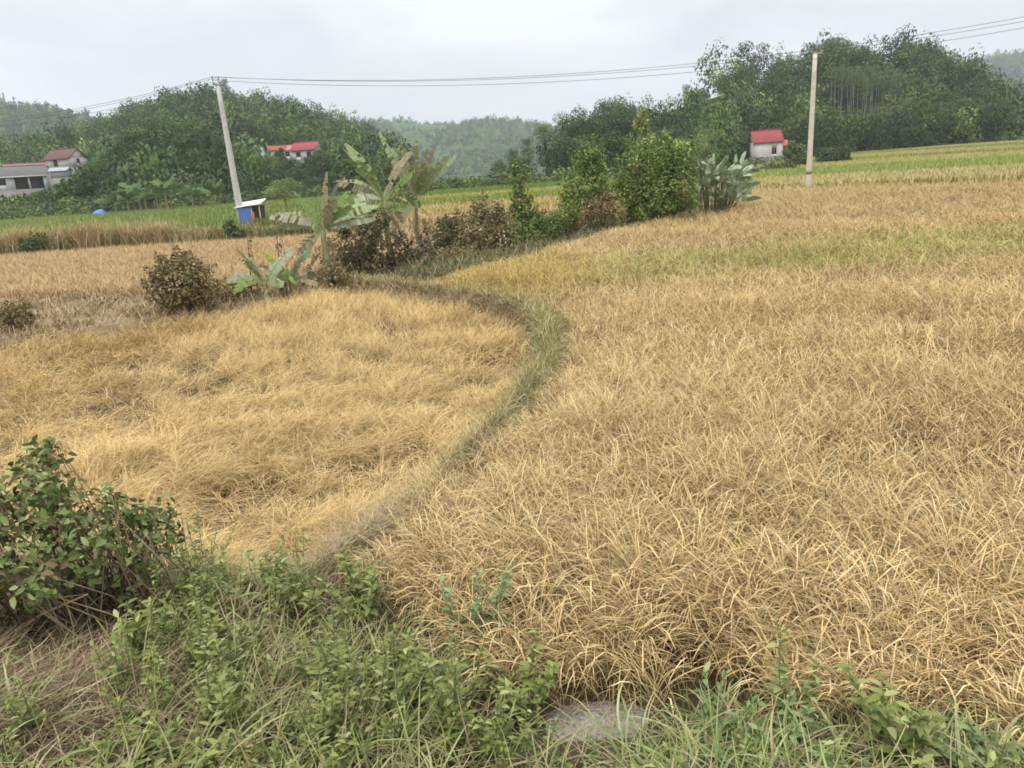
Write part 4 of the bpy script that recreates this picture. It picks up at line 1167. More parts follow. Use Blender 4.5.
# big leaved silvery plant at the end of the bush line
root_p = atY(712, 203, 44); root_p[2] = surf(root_p[0], root_p[1])
root = empty("broadleaf_clump", root_p)
mb = MB(); sm = MB()
for i in range(270):
    q = atY(rng.uniform(690, 752), rng.uniform(156, 202), 44 + rng.uniform(-1.2, 1.5)) - root_p
    d = np.array([q[0] / 1.6, q[1], 0]); az = math.atan2(d[1], d[0]) + rng.normal(0, 0.7)
    b = banana_leaf(rng.uniform(0.6, 1.15), rng.uniform(0.2, 0.32), rng.uniform(0.3, 1.2), rng.uniform(0.3, 1.3), az, [(0.38, 0.44, 0.28), (0.26, 0.34, 0.16), (0.48, 0.52, 0.38), (0.14, 0.2, 0.08)][rng.choice(4, p=[.35, .3, .22, .13])], 0.02, 8)
    for V, Cc in zip(b.V, b.C): pass
    base = q * np.array([0.8, 0.9, 0.85])
    n0 = 0
    mb.add(np.concatenate(b.V) + base, np.concatenate(b.Q), C=np.concatenate(b.C))
    if i % 4 == 0: sm.tube([np.array([base[0] * 0.5, base[1] * 0.5, -0.1]), base * np.array([0.8, 0.8, 0.6]), base], [0.035, 0.03, 0.015], 5, np.array((0.16, 0.17, 0.09)))
mb.build("foliage", M_LEAF, root); sm.build("stems", M_BARK, root, True)
tag(root, "clump of large silvery green leaves at the end of the bush line", "plant")

# ------------------------------------------------------------------ power poles and wires
def pole(px, pb, pt, Y, label, square, arm):
    p = atY(px, pb, Y); z0 = surf(p[0], p[1]); top = atY(px, pt, Y)
    H = top[2] - z0
    root = empty("power_pole", (p[0], p[1], z0))
    m = MB(); seg = 4 if square else 14
    zz = np.linspace(-0.3, H, 9); k = 1.35 if square else 1
    m.tube(np.stack([0 * zz, 0 * zz, zz], -1), np.linspace(0.20, 0.12, 9) * k, seg, np.array((0.52, 0.50, 0.46)))
    m.build("shaft", M_CONC, root, not square)
    return root, p, z0, H


pl, pp, z0, Hl = pole(0, 0, 0, 51, "", True, True) if False else (None, None, None, None)
Yl = 57.5
foot = atY(242, 222, Yl); topp = atY(217.5, 83, Yl)
zf = surf(foot[0], foot[1])
pl = empty("power_pole", (foot[0], foot[1], zf))
lean = topp - np.array([foot[0], foot[1], zf])
m = MB(); f = np.linspace(-0.03, 1, 9)
# square tapered concrete shaft with a shallow groove on its faces
m.tube(lean[None] * f[:, None], np.linspace(0.27, 0.16, 9), 4, np.array((0.56, 0.54, 0.50)))
m.build("shaft", M_CONC, pl)
a = MB(); T0 = lean * 0.995
a.box(T0[0] - 0.30, T0[0] + 0.62, T0[1] - 0.16, T0[1] - 0.09, T0[2] - 0.10, T0[2] - 0.02, np.array((0.25, 0.26, 0.27)))
a.box(T0[0] - 0.30, T0[0] - 0.24, T0[1] - 0.16, T0[1] - 0.09, T0[2] - 0.02, T0[2] + 0.30, np.array((0.25, 0.26, 0.27)))
a.box(T0[0] - 0.24, T0[0] + 0.20, T0[1] - 0.15, T0[1] - 0.10, T0[2] + 0.22, T0[2] + 0.27, np.array((0.25, 0.26, 0.27)))
a.build("crossarm", M_METAL, pl)
INS = []
for dx, dz in ((-0.27, 0.30), (0.16, 0.27), (0.58, -0.02)):
    i = MB(); c = T0 + np.array([dx, -0.125, dz])
    i.tube([c, c + [0, 0, 0.06], c + [0, 0, 0.1], c + [0, 0, 0.18], c + [0, 0, 0.22]], [0.02, 0.05, 0.035, 0.055, 0.02], 9, np.array((0.20, 0.15, 0.13)))
    i.build("insulator", M_DARK, pl, True)
    INS.append(np.array([foot[0], foot[1], zf]) + c + np.array([0, 0, 0.16]))
tag(pl, "square leaning concrete power pole carrying wires on a crossarm", "power pole")

Yr = 58.5
foot = atY(808, 188, Yr); zf = surf(foot[0], foot[1]); topp = atY(815.2, 54, Yr)
pr = empty("power_pole", (foot[0], foot[1], zf))
lean = topp - np.array([foot[0], foot[1], zf])
m = MB(); f = np.linspace(-0.03, 1, 9)
m.tube(lean[None] * f[:, None], np.linspace(0.22, 0.15, 9), 14, np.array((0.62, 0.57, 0.44)))
m.build("shaft", M_CONC, pr, True)
b = MB(); c = lean * 0.17
b.tube([c - [0, 0, 0.13], c + [0, 0, 0.13]], [0.24, 0.24], 14, np.array((0.25, 0.23, 0.2)))
b.build("band", M_METAL, pr, True)
b = MB(); c = lean
b.box(c[0] - 0.16, c[0] + 0.50, c[1] - 0.05, c[1] + 0.05, c[2] - 0.02, c[2] + 0.10, np.array((0.5, 0.48, 0.44)))
b.box(c[0] + 0.42, c[0] + 0.50, c[1] - 0.05, c[1] + 0.05, c[2] + 0.10, c[2] + 0.24, np.array((0.5, 0.48, 0.44)))
b.build("bracket", M_METAL, pr)
tag(pr, "round pale concrete pole standing between the tan paddy and terraces", "power pole")


def wire(p0, p1, sag, label):
    t = np.linspace(0, 1, 40)[:, None]
    pts = p0 + (p1 - p0) * t; pts[:, 2] -= sag * 4 * (t * (1 - t))[:, 0]
    m = MB(); m.tube(pts, 0.014, 6, np.array((0.06, 0.06, 0.065)))
    o = m.build("overhead_wire", M_METAL, None, True)
    return tag(o, label, "wire", "overhead wires")


ends = [atY(1062, 10, 49.0), atY(1062, 14.5, 49.4), atY(1062, 21, 48.6)]
for p0, p1, lab in zip(INS, ends, ("highest wire strung from the leaning pole to the right", "middle wire strung from the leaning pole to the right", "lowest wire strung from the leaning pole to the right")):
    wire(p0, p1, 1.55, lab)
for p0, (px, py), lab in zip(INS, ((-60, 121), (-60, 124.5), (-60, 129)), ("highest wire running from the leaning pole off to the left", "middle wire running from the leaning pole off to the left", "lowest wire running from the leaning pole off to the left")):
    wire(p0, atY(px, py, 88), 0.8, lab)

# ------------------------------------------------------------------ houses
def house(name, label, p, rz, W, D, Hh, roofh, wallc, roofc, over=0.5, openings=(), gable=True, band=None, foundation=1.5, cat="house"):
    """gabled house, ridge along local x; front is local -y. openings: (kind, face, along, width, sill, head)"""
    root = empty(name, p, rz)
    w = MB(); wc = np.array(wallc); t = 0.22
    x0, x1, y0, y1 = -W / 2, W / 2, -D / 2, D / 2
    def face_wall(face):
        ops = sorted([o for o in openings if o[1] == face], key=lambda o: o[2])
        Ln = W if face in ('front', 'back') else D - 2 * t
        def put(a0, a1, z0, z1):
            if a1 - a0 < 0.01 or z1 - z0 < 0.01: return
            if face == 'front': w.box(a0 - W / 2, a1 - W / 2, y0, y0 + t, z0, z1, wc)
            elif face == 'back': w.box(a0 - W / 2, a1 - W / 2, y1 - t, y1, z0, z1, wc)
            elif face == 'right': w.box(x1 - t, x1, y0 + t + a0, y0 + t + a1, z0, z1, wc)
            else: w.box(x0, x0 + t, y0 + t + a0, y0 + t + a1, z0, z1, wc)
        a = 0.0
        for (_k, _f, al, wd, s0, s1) in ops:
            put(a, al, 0, Hh); put(al, al + wd, 0, s0); put(al, al + wd, s1, Hh); a = al + wd
        put(a, Ln, 0, Hh)
    for fc in ('front', 'back', 'left', 'right'): face_wall(fc)
    if gable:
        for xa, xb in ((x0, x0 + t), (x1 - t, x1)):
            w.add([(xa, y0, Hh), (xa, y1, Hh), (xa, 0, Hh + roofh), (xb, y0, Hh), (xb, y1, Hh), (xb, 0, Hh + roofh)], [(0, 1, 4, 3), (1, 2, 5, 4), (2, 0, 3, 5)], [(0, 2, 1), (3, 4, 5)], wc)
    w.box(x0 - 0.12, x1 + 0.12, y0 - 0.12, y1 + 0.12, -foundation, -0.003, np.array((0.3, 0.28, 0.25)))
    w.build("wall", M_WALL, root)
    if band is not None:
        b = MB(); b.box(x0 - 0.05, x1 + 0.05, y0 - 0.06, y0 - 0.003, band[0], band[1], np.array(band[2])); b.build("wall_band", M_WALL, root)
    r = MB(); rc = np.array(roofc)
    sl = roofh / (D / 2); th = 0.12
    ye, ze = D / 2 + over, Hh - over * sl
    for sg in (-1, 1):                                              # corrugated sheets: rows of ribs down the slope
        nx = int((W + 2 * over) / 0.35)
        xs = np.linspace(x0 - over, x1 + over, nx + 1); rib = 0.035 * (np.arange(nx + 1) % 2)
        A = np.stack([xs, np.full(nx + 1, sg * ye), ze + rib + 0.05], -1); B = np.stack([xs, np.full(nx + 1, sg * 0.0), Hh + roofh + rib + 0.05], -1)
        A2 = A - [0, 0, th]; B2 = B - [0, 0, th]
        V = np.concatenate([A, B, A2, B2]); n = nx + 1; k = np.arange(nx)
        r.add(V, np.concatenate([np.stack([k, k + 1, n + k + 1, n + k], -1), np.stack([2 * n + k, 3 * n + k, 3 * n + k + 1, 2 * n + k + 1], -1), np.stack([k, 2 * n + k, 2 * n + k + 1, k + 1], -1),
                                 [[0, n, 3 * n, 2 * n], [nx, 2 * n + nx, 3 * n + nx, n + nx]]]), C=rc)
    r.tube([(x0 - over, 0, Hh + roofh + 0.1), (x1 + over, 0, Hh + roofh + 0.1)], 0.11, 8, rc * 0.85)
    r.build("roof", M_ROOF, root)
    for (kd, fc, al, wd, s0, s1) in openings:
        g = MB(); fr = MB(); ins = 0.12
        def bx(mbb, a0, a1, d0, d1, z0, z1, c):
            c = np.array(c)
            if fc == 'front': mbb.box(a0 - W / 2, a1 - W / 2, y0 + d0, y0 + d1, z0, z1, c)
            elif fc == 'right': mbb.box(x1 - d1, x1 - d0, y0 + t + a0, y0 + t + a1, z0, z1, c)
            elif fc == 'left': mbb.box(x0 + d0, x0 + d1, y0 + t + a0, y0 + t + a1, z0, z1, c)
            else: mbb.box(a0 - W / 2, a1 - W / 2, y1 - d1, y1 - d0, z0, z1, c)
        if kd == 'porch':
            bx(g, al + 0.002, al + wd - 0.002, 1.6, 1.7, s0 + .002, s1 - .002, (0.12, 0.11, 0.10)); g.build("porch_wall", M_WALL, root)
            continue
        nm = "window" if kd == 'window' else "door"
        e = 0.07
        bx(fr, al + .002, al + e, 0.03, 0.15, s0 + .002, s1 - .002, (0.25, 0.16, 0.10)); bx(fr, al + wd - e, al + wd - .002, 0.03, 0.15, s0 + .002, s1 - .002, (0.25, 0.16, 0.10))
        bx(fr, al + e, al + wd - e, 0.03, 0.15, s1 - e, s1 - .002, (0.25, 0.16, 0.10)); bx(fr, al + e, al + wd - e, 0.03, 0.15, s0 + .002, s0 + e, (0.25, 0.16, 0.10))
        bx(fr, al + wd / 2 - .03, al + wd / 2 + .03, 0.04, 0.12, s0 + e, s1 - e, (0.25, 0.16, 0.10))
        fo = fr.build(nm, M_WALL, root)
        bx(g, al + e, al + wd - e, 0.13, 0.148, s0 + e, s1 - e, (0.035, 0.035, 0.04)); g.build("pane", M_DARK, fo)
    tag(root, label, cat)
    return root


def hit_or(px, py, Y):
    p = atY(px, py, Y); return p


k = 150 / FPX
p = atY(765, 158, 150); p[2] = surf(p[0], p[1]); top = atY(764, 131, 150)
# right house: two storeys of bare render, red metal roof, small side porch with its own roof
hh = atY(764, 142, 150)[2] - p[2]
hr = house("house", "grey two storey house with red metal roof below the right hill", p, -0.14, 5.2, 6.0, hh, top[2] - p[2] - hh, (0.52, 0.50, 0.45), (0.30, 0.06, 0.06), 0.25,
           [('window', 'front', 3.2, 0.9, hh * 0.52, hh * 0.52 + 1.1), ('door', 'right', 1.2, 0.9, 0.02, 2.1)], band=(hh * 0.44, hh * 0.47, (0.55, 0.54, 0.5)))
ax = MB(); ax.box(2.63, 4.05, -2.2, 1.6, hh * 0.80, hh * 0.80 + 0.12, np.array((0.50, 0.13, 0.08))); ax.add([(2.63, -2.2, hh * .82), (3.85, -2.2, hh * .82), (3.85, 1.6, hh * .82), (2.63, 1.6, hh * .82), (2.63, -1.2, hh * 1.02), (3.85, -1.2, hh * 1.02), (2.63, 1.0, hh * 1.02), (3.85, 1.0, hh * 1.02)],
          [(0, 1, 5, 4), (4, 5, 7, 6), (6, 7, 2, 3), (1, 2, 7, 5), (0, 4, 6, 3)], C=np.array((0.50, 0.13, 0.08)))
ax.build("porch_roof", M_ROOF, hr)
for yy in (-1.9, 1.3):
    c = MB(); c.box(3.55, 3.75, yy - .1, yy + .1, -1.0, hh * 0.797, np.array((0.5, 0.48, 0.44))); c.build("column", M_WALL, hr)
lo = MB(); lo.box(2.603, 3.75, -1.7, 1.1, hh * 0.36, hh * 0.42, np.array((0.5, 0.48, 0.44))); lo.build("balcony", M_WALL, hr)

# left houses on the lower slope
Y = 150; p = atY(17, 190, Y); p2 = surf(p[0], p[1])
hl = house("house", "low white house with grey roof and open porch at left edge", p, 0.60, 10.2, 5.6, 2.7, 1.6, (0.76, 0.80, 0.77), (0.16, 0.15, 0.145), 0.6,
           [('window', 'front', 2.4, 1.1, 0.9, 2.1), ('porch', 'front', 4.9, 2.2, 0.02, 2.35), ('porch', 'front', 7.4, 2.2, 0.02, 2.35)], foundation=max(1.5, p[2] - p2 + 2.5))
fb = MB(); fb.box(-5.7, 5.7, -3.47, -3.41, 2.22, 2.42, np.array((0.7, 0.68, 0.64))); fb.build("fascia", M_WALL, hl)
Y = 158; p = atY(28, 177, Y)
house("shed", "long narrow rusty roofed shed just behind the low white house", p, 0.55, 7.0, 3.0, 2.0, 0.5, (0.5, 0.46, 0.4), (0.36, 0.17, 0.13), 0.4, foundation=5.0, cat="shed")
Y = 168; p = atY(68, 168, Y); p2 = surf(p[0], p[1])
house("house", "pale gabled house with brown tiled roof on the left slope", p, -0.22, 5.8, 5.4, 2.0, 1.8, (0.66, 0.63, 0.57), (0.15, 0.085, 0.07), 0.4, [('window', 'right', 2.0, 1.0, 0.8, 1.7), ('door', 'front', 2.0, 1.0, 0.02, 1.8)],
      foundation=max(2.0, p[2] - p2 + 3))
Y = 152; p = atY(62, 178, Y)
house("shed", "small shed with pale metal roof below the gabled house", p, 0.15, 3.0, 2.4, 1.4, 0.5, (0.4, 0.4, 0.39), (0.40, 0.45, 0.5), 0.3, foundation=4.0, cat="shed")
# middle houses among trees
Y = 186; p = atY(309, 161, Y); p2 = surf(p[0], p[1]); fd = max(2, p[2] - p2 + 3)
house("house", "white house with bright crimson roof among the middle trees", p, -0.12, 5.6, 6.0, 2.6, 1.6, (0.68, 0.68, 0.68), (0.34, 0.06, 0.075), 0.4, [('window', 'front', 1.0, 1.1, 0.9, 2.0), ('door', 'front', 3.6, 1.0, 0.02, 2.0)], foundation=fd)
p = atY(293, 160, Y + 3)
house("house", "white house with faded pink roof beside the crimson roofed house", p, -0.12, 4.2, 5.0, 2.3, 1.0, (0.66, 0.66, 0.66), (0.45, 0.24, 0.21), 0.3, [('window', 'front', 1.4, 1.1, 0.8, 1.8)], foundation=fd)
p = atY(278, 160, Y + 2)
house("house", "small white house with orange roof half hidden by dark trees", p, 0.5, 4.0, 4.5, 2.2, 1.0, (0.68, 0.70, 0.72), (0.33, 0.10, 0.06), 0.3, [('window', 'front', 1.2, 1.1, 0.8, 1.7)], foundation=fd)
p = atY(259, 161, Y)
house("house", "narrow white walled house left of the orange roofed house", p, 0.1, 2.8, 3.5, 2.3, 0.7, (0.7, 0.71, 0.72), (0.3, 0.29, 0.28), 0.2, [('door', 'front', 0.9, 0.9, 0.02, 1.9)], foundation=fd)
p = atY(253, 171, 172)
house("shed", "grey tin roofed open shed on the slope above the pole's base", p, 0.1, 4.6, 3.0, 1.3, 0.6, (0.2, 0.17, 0.14), (0.36, 0.34, 0.33), 0.3, foundation=4, cat="shed")
p = atY(250, 184, 160)
house("shed", "brown thatched low shed nearest the field behind the pole", p, 0.1, 4.6, 3.0, 1.0, 0.6, (0.18, 0.14, 0.1), (0.27, 0.2, 0.15), 0.3, foundation=4, cat="shed")

# field hut: white sheet roof on posts, blue tarpaulin wall
Y = 58; p = atY(253, 218, Y); p[2] = surf(p[0], p[1]); s = Y / FPX
hut = empty("field_hut", p, 0.0)
rz = atY(253, 202, Y)[2] - p[2]
r = MB(); nx = 18; xs = np.linspace(-1.15, 1.12, nx + 1); rib = 0.02 * (np.arange(nx + 1) % 2)
A = np.stack([xs, np.full(nx + 1, -1.0), rz + rib - 0.08 + 0.09 * (xs + 1.1)], -1); B = np.stack([xs, np.full(nx + 1, 1.0), rz + rib + 0.3 + 0.09 * (xs + 1.1)], -1)
kk = np.arange(nx); n1 = nx + 1
r.add(np.concatenate([A, B, A - [0, 0, .05], B - [0, 0, .05]]), np.concatenate([np.stack([kk, kk + 1, n1 + kk + 1, n1 + kk], -1), np.stack([2 * n1 + kk, 3 * n1 + kk, 3 * n1 + kk + 1, 2 * n1 + kk + 1], -1), np.stack([kk, 2 * n1 + kk, 2 * n1 + kk + 1, kk + 1], -1)]), C=np.array((0.72, 0.71, 0.68)))
r.build("roof", M_METAL, hut)
for px_, py_ in ((-0.95, -0.8), (0.92, -0.8), (-0.95, 0.8), (0.92, 0.8), (0.22, -0.8)):
    q = MB(); q.tube([(px_, py_, -0.3), (px_, py_, rz - 0.1 + 0.09 * (px_ + 1.1) + (0.3 if py_ > 0 else 0))], 0.06, 7, np.array((0.45, 0.36, 0.26))); q.build("post", M_BARK, hut, True)
q = MB(); xs = np.linspace(-0.9, 0.18, 13)
zz = np.linspace(0.02, rz - 0.16, 6)
XX, ZZ = np.meshgrid(xs, zz); YY = -0.9 + 0.03 * np.sin(XX * 9) + 0.02 * np.sin(ZZ * 7)
ii = np.arange(XX.size).reshape(XX.shape); qq = np.stack([ii[:-1, :-1], ii[:-1, 1:], ii[1:, 1:], ii[1:, :-1]], -1).reshape(-1, 4)
q.add(np.stack([XX, YY, ZZ], -1), qq, C=np.array((0.09, 0.18, 0.44))); q.add(np.stack([XX, YY + 0.02, ZZ], -1), qq[:, ::-1], C=np.array((0.09, 0.18, 0.44))); q.build("tarpaulin_wall", M_TARP, hut)
q = MB(); q.box(0.28, 0.42, -0.86, -0.72, 0, rz * 0.7, np.array((0.45, 0.13, 0.05))); q.build("orange_board", M_WALL, hut)
q = MB(); q.box(-0.9, 0.9, 0.80, 0.86, 0, rz - 0.05, np.array((0.14, 0.11, 0.09))); q.build("back_wall", M_WALL, hut)
hut.scale = (0.86, 0.86, 0.86)
tag(hut, "little field hut with white sheet roof and blue tarpaulin wall", "hut")

# blue tarpaulin over a heap at the edge of the green paddy
p = atY(100, 213, 112); p[2] = surf(p[0], p[1])
hp = empty("tarp_shelter", p)
q = MB(); g = 14; uu = np.linspace(-1, 1, g)
XX, YY = np.meshgrid(uu * 0.95, uu * 0.8); ZZ = 1.15 * np.sqrt(np.clip(1.02 - np.abs(XX / 0.95) ** 2.6, 0, 1)) * np.clip(1.02 - np.abs(YY / 0.8) ** 2.2, 0.0, 1) ** 0.5 + 0.05 * np.sin(XX * 5 + YY * 3)
ii = np.arange(g * g).reshape(g, g); qq = np.stack([ii[:-1, :-1], ii[:-1, 1:], ii[1:, 1:], ii[1:, :-1]], -1).reshape(-1, 4)
q.add(np.stack([XX, YY, ZZ], -1), qq, C=np.array((0.10, 0.24, 0.60))); q.build("tarpaulin", M_TARP, hp, True)
q = MB()
for i in range(40):
    a = rng.uniform(0, 6.28); rr = rng.uniform(1.2, 3.2)
    c = np.array([rr * math.cos(a) * 1.3, rr * math.sin(a) * 0.6, 0.05])
    q.tube([c - [0.3, 0.1, 0.05], c + [0.05, 0, 0.12], c + [0.35, 0.1, -0.05]], [0.05, rng.uniform(0.15, 0.32), 0.05], 6, np.array((0.36, 0.22, 0.12)))
q.build("soil_heap", M_SOIL, hp, True)
tag(hp, "bright blue tarpaulin over a heap at the green paddy's edge", "tarpaulin")

# ------------------------------------------------------------------ foreground verge
p = atz(594, 698, 0.30)
slab = MB()
out_ = [(-0.36, -0.2), (-0.30, -0.27), (0.2, -0.29), (0.34, -0.2), (0.37, 0.06), (0.31, 0.2), (0.1, 0.26), (-0.2, 0.25), (-0.35, 0.16)]
nb = len(out_); V = []
for z, sc in ((-0.25, 1.0), (0.02, 1.0), (0.045, 0.97)):
    V += [(x * sc + 0.008 * math.sin(i * 5 + z * 40), y * sc * 0.72, z + 0.012 * math.sin(i * 2.2)) for i, (x, y) in enumerate(out_)]
Q = [(l * nb + i, l * nb + (i + 1) % nb, (l + 1) * nb + (i + 1) % nb, (l + 1) * nb + i) for l in (0, 1) for i in range(nb)]
V.append((0, 0, 0.05)); T = [(2 * nb + i, 2 * nb + (i + 1) % nb, 3 * nb) for i in range(nb)]
slab.add(V, Q, T, np.array((0.40, 0.36, 0.30)))
so = slab.build("concrete_slab", M_SLAB)
so.location = (p[0], p[1], surf(p[0], p[1]) + 0.03); so.rotation_euler = (0.03, 0.03, 0.08); so.scale = (0.95, 0.85, 1.0)
tag(so, "weathered grey concrete slab lying where the dry rice meets the verge", "slab")

GRN4 = [(0.24, 0.28, 0.08), (0.16, 0.20, 0.055), (0.34, 0.36, 0.14), (0.42, 0.36, 0.20), (0.30, 0.23, 0.13)]
parts = []
x = rng.uniform(-7.5, 6.5, 150000); y = rng.uniform(0.8, 8.2, 150000)
sd = sd_poly(x, y, VERGE) + 0.5 * (fbm(x * 1.2, y * 1.2) - 0.45)
k = (sd > -0.12) & (np.hypot(x, y) < 9.5); x, y = x[k], y[k]
th = fbm(x * 1.1 + 8, y * 1.1)
bare = np.exp(-(((x + 3.3) / 0.9) ** 2 + ((y - 4.0) / 0.8) ** 2))                   # strawy bare spot at the far left
slabd = np.hypot((x - p[0]) / 0.46, (y - p[1] + 0.02) / 0.34)
k = (rng.random(len(x)) < 0.25 + 0.75 * sstep(th, 0.3, 0.6)) & (rng.random(len(x)) > 0.85 * bare) & (slabd > 1.0)
x, y, th = x[k], y[k], th[k]
n = len(x); sel = rng.random(n)
a = sel < 0.42
parts.append(grass_patch("v", x[a], y[a], 0.18, 0.58, 0.0085, GRN4, [0.33, 0.22, 0.2, 0.15, 0.1], None, 5, (0.1, 0.9), (0.3, 1.7), curl=0.7))
a = (sel >= 0.42) & (sel < 0.53)                                                     # lying dry straw
parts.append(grass_patch("v", x[a], y[a], 0.15, 0.5, 0.006, [(0.48, 0.39, 0.24), (0.34, 0.26, 0.15), (0.22, 0.16, 0.1)], [0.4, 0.35, 0.25], None, 3, (1.1, 1.6), (-0.2, 0.4), lift=0.16, curl=1.0))
n = 5200; x = rng.uniform(-6, 5.5, n); y = rng.uniform(1.6, 5.2, n)
k = (sd_poly(x, y, VERGE) > 0.1) & (fbm(x * 0.9 + 21, y * 0.9) > 0.43) & (np.hypot((x - p[0]) / 0.5, (y - p[1] + 0.02) / 0.36) > 1); x, y = x[k], y[k]
parts.append(grass_patch("v", x, y, 0.25, 0.62, 0.0145, [(0.25, 0.31, 0.12), (0.33, 0.37, 0.17), (0.17, 0.23, 0.075), (0.44, 0.38, 0.2)], [0.35, 0.25, 0.25, 0.15], None, 6, (0.2, 0.9), (0.9, 2.0), curl=0.6))
V, Q, C = join(parts)
tag(mesh("verge_grass", V, Q, M_GRASS, C), "tangled green and dry grass on the roadside verge", "grass", kind="stuff")


def weed(cx, cyy, h, leafl, cols, wts, ns=4, spread=0.12, z=None):
    """upright broadleaf weed: a few stems with pairs of pointed leaves"""
    z = surf(cx, cyy) if z is None else z
    st = MB(); P, Nn, ax, S = [], [], [], []
    for s in range(ns):
        a = rng.uniform(0, 6.28); t = np.linspace(0, 1, 6)[:, None]
        hh = h * rng.uniform(0.65, 1.1)
        d = np.array([math.cos(a), math.sin(a), 0]) * spread * rng.uniform(0.3, 1.6)
        pts = np.array([d[0] * 0.25, d[1] * 0.25, 0]) + d * t ** 1.3 + np.array([0, 0, hh]) * t
        st.tube(pts, np.linspace(0.005, 0.002, 6), 5, np.array((0.20, 0.21, 0.09)), False)
        for q in np.linspace(0.25, 1.0, int(5 + h * 14)):
            c = np.array([np.interp(q, t[:, 0], pts[:, j]) for j in range(3)])
            b = rng.uniform(0, 6.28)
            for o in (0, math.pi):
                dr = np.array([math.cos(b + o), math.sin(b + o), rng.uniform(0.0, 0.7)])
                P.append(c); ax.append(unit(dr)); Nn.append(unit(np.array([-dr[0] * 0.5, -dr[1] * 0.5, 1.0]) + rng.normal(0, 0.25, 3))); S.append(leafl * rng.uniform(0.55, 1.2) * (1.15 - 0.5 * q))
    V, Q, C = leaves(np.array(P), np.array(Nn), np.array(S), 0.42, pal(len(P), cols, wts, 0.15), 0.2, True, np.array(ax) * 3)
    return st, (V, Q, C), np.array([cx, cyy, z])


WEEDC = [(0.165, 0.205, 0.05), (0.235, 0.27, 0.08), (0.33, 0.355, 0.14), (0.10, 0.135, 0.04)]
BLUEG = [(0.14, 0.20, 0.07), (0.20, 0.27, 0.105), (0.28, 0.34, 0.15)]
# the mass of small broadleaf weeds that cover the verge
mV, mS = [], MB(); n0 = 0
cnt = 0
while cnt < 320:
    if rng.random() < 0.5: cx, cyy = rng.uniform(-3.2, 0.6), rng.uniform(2.6, 6.2)
    else: cx, cyy = rng.uniform(-4.5, 4.2), rng.uniform(2.2, 4.4)
    s = float(sd_poly(np.array([cx]), np.array([cyy]), VERGE)[0])
    if s < -0.1 or fbm(np.array([cx * 1.3]), np.array([cyy * 1.3]))[0] < 0.36: continue
    if math.hypot((cx + 3.3) / 0.9, (cyy - 4.0) / 0.8) < 1.0 or math.hypot((cx - p[0]) / 0.55, (cyy - p[1] + 0.12) / 0.6) < 1: continue
    tallw = 1.0 if (cx < 0.4 and cyy > 3.4) else 0.0
    st, L, o = weed(cx, cyy, rng.uniform(0.15, 0.4) + tallw * rng.uniform(0.0, 0.3), rng.uniform(0.05, 0.11), WEEDC, [0.34, 0.32, 0.2, 0.14], ns=3, spread=0.1)
    mV.append((L[0] + o, L[1], L[2])); mS.add(np.concatenate(st.V) + o, np.concatenate(st.Q), C=np.concatenate(st.C)); cnt += 1
V, Q, C = join(mV + [(np.concatenate(mS.V), np.concatenate(mS.Q), np.concatenate(mS.C))])
tag(mesh("verge_weeds", V, Q, M_LEAF, C), "low broadleaf weeds crowding the roadside verge", "weeds", kind="stuff")

for px, py, z, h, leafl, cols, ns, lab in (
        (362, 612, 0.3, 0.42, 0.10, WEEDC, 4, "leafy weed standing at the near end of the bund"),
        (470, 640, 0.3, 0.50, 0.09, BLUEG, 5, "tall bluish weed in front of the dry rice left of slab"),
        (517, 690, 0.35, 0.34, 0.09, WEEDC, 4, "leafy green weed just left of the concrete slab"),
        (785, 690, 0.3, 0.42, 0.09, WEEDC, 2, "single thin weed standing inside the dry rice"),
        (705, 715, 0.45, 0.26, 0.085, BLUEG, 3, "broad bluish leafed weed right of the concrete slab"),
        (770, 722, 0.45, 0.24, 0.08, BLUEG, 4, "low spreading weed below the thin weed in the rice"),
        (905, 735, 0.5, 0.32, 0.11, WEEDC, 5, "bushy green weed at the lower right of the verge"),
        (985, 735, 0.5, 0.24, 0.10, BLUEG, 2, "broad leafed weed in the lower right corner"),
        (400, 690, 0.5, 0.3, 0.08, WEEDC, 4, "short weed in the grass below the bund's near end"),
        (300, 600, 0.4, 0.4, 0.08, WEEDC, 4, "pale green weed between leafy shrub and bund"),
        (200, 560, 0.3, 0.45, 0.07, WEEDC, 5, "tall thin weed at the right side of the leafy shrub")):
    q = atz(px, py, z); q[2] = surf(q[0], q[1])
    root = empty("weed_plant", q)
    st, L, o = weed(q[0], q[1], h * 1.5, leafl * 1.3, cols, [0.4, 0.3, 0.3] if len(cols) == 3 else [0.3, 0.35, 0.25, 0.1], ns=ns + 3, spread=0.2)
    st.build("stem", M_LEAF, root, True); mesh("foliage", *L[:2], M_LEAF, L[2], root)
    tag(root, lab, "weed")

# leafy shrub in the lower left corner
lob = []
for px, py, Y, rx, rz in ((20, 500, 5.0, 60, 50), (90, 520, 5.2, 55, 42), (-50, 520, 4.8, 70, 60), (140, 545, 5.3, 45, 34), (60, 560, 4.7, 60, 40), (0, 570, 4.4, 60, 40), (-60, 600, 4.3, 60, 60), (120, 580, 5.0, 40, 30), (35, 470, 5.4, 30, 26), (165, 530, 5.6, 26, 22)):
    q = atY(px, py, Y); kx = Y / FPX; lob.append((q[0], q[1], q[2], rx * kx, rx * kx * 0.8, rz * kx))
cx, cyy = -2.95, 4.95; zb = surf(cx, cyy); off = np.array([cx, cyy, zb]); root = empty("leafy_shrub", off)
lob = [l[:3] + tuple(0.9 * v for v in l[3:]) for l in lob]
for i in range(26):                                                 # shoots that stick out of the outline
    l = lob[i % 10]; d = unit(rng.normal(size=3) + np.array([0.3, 0, 0.6])); c = np.array(l[:3]) + d * np.array(l[3:]) * 1.15
    lob.append((c[0], c[1], c[2], 0.10, 0.10, 0.13))
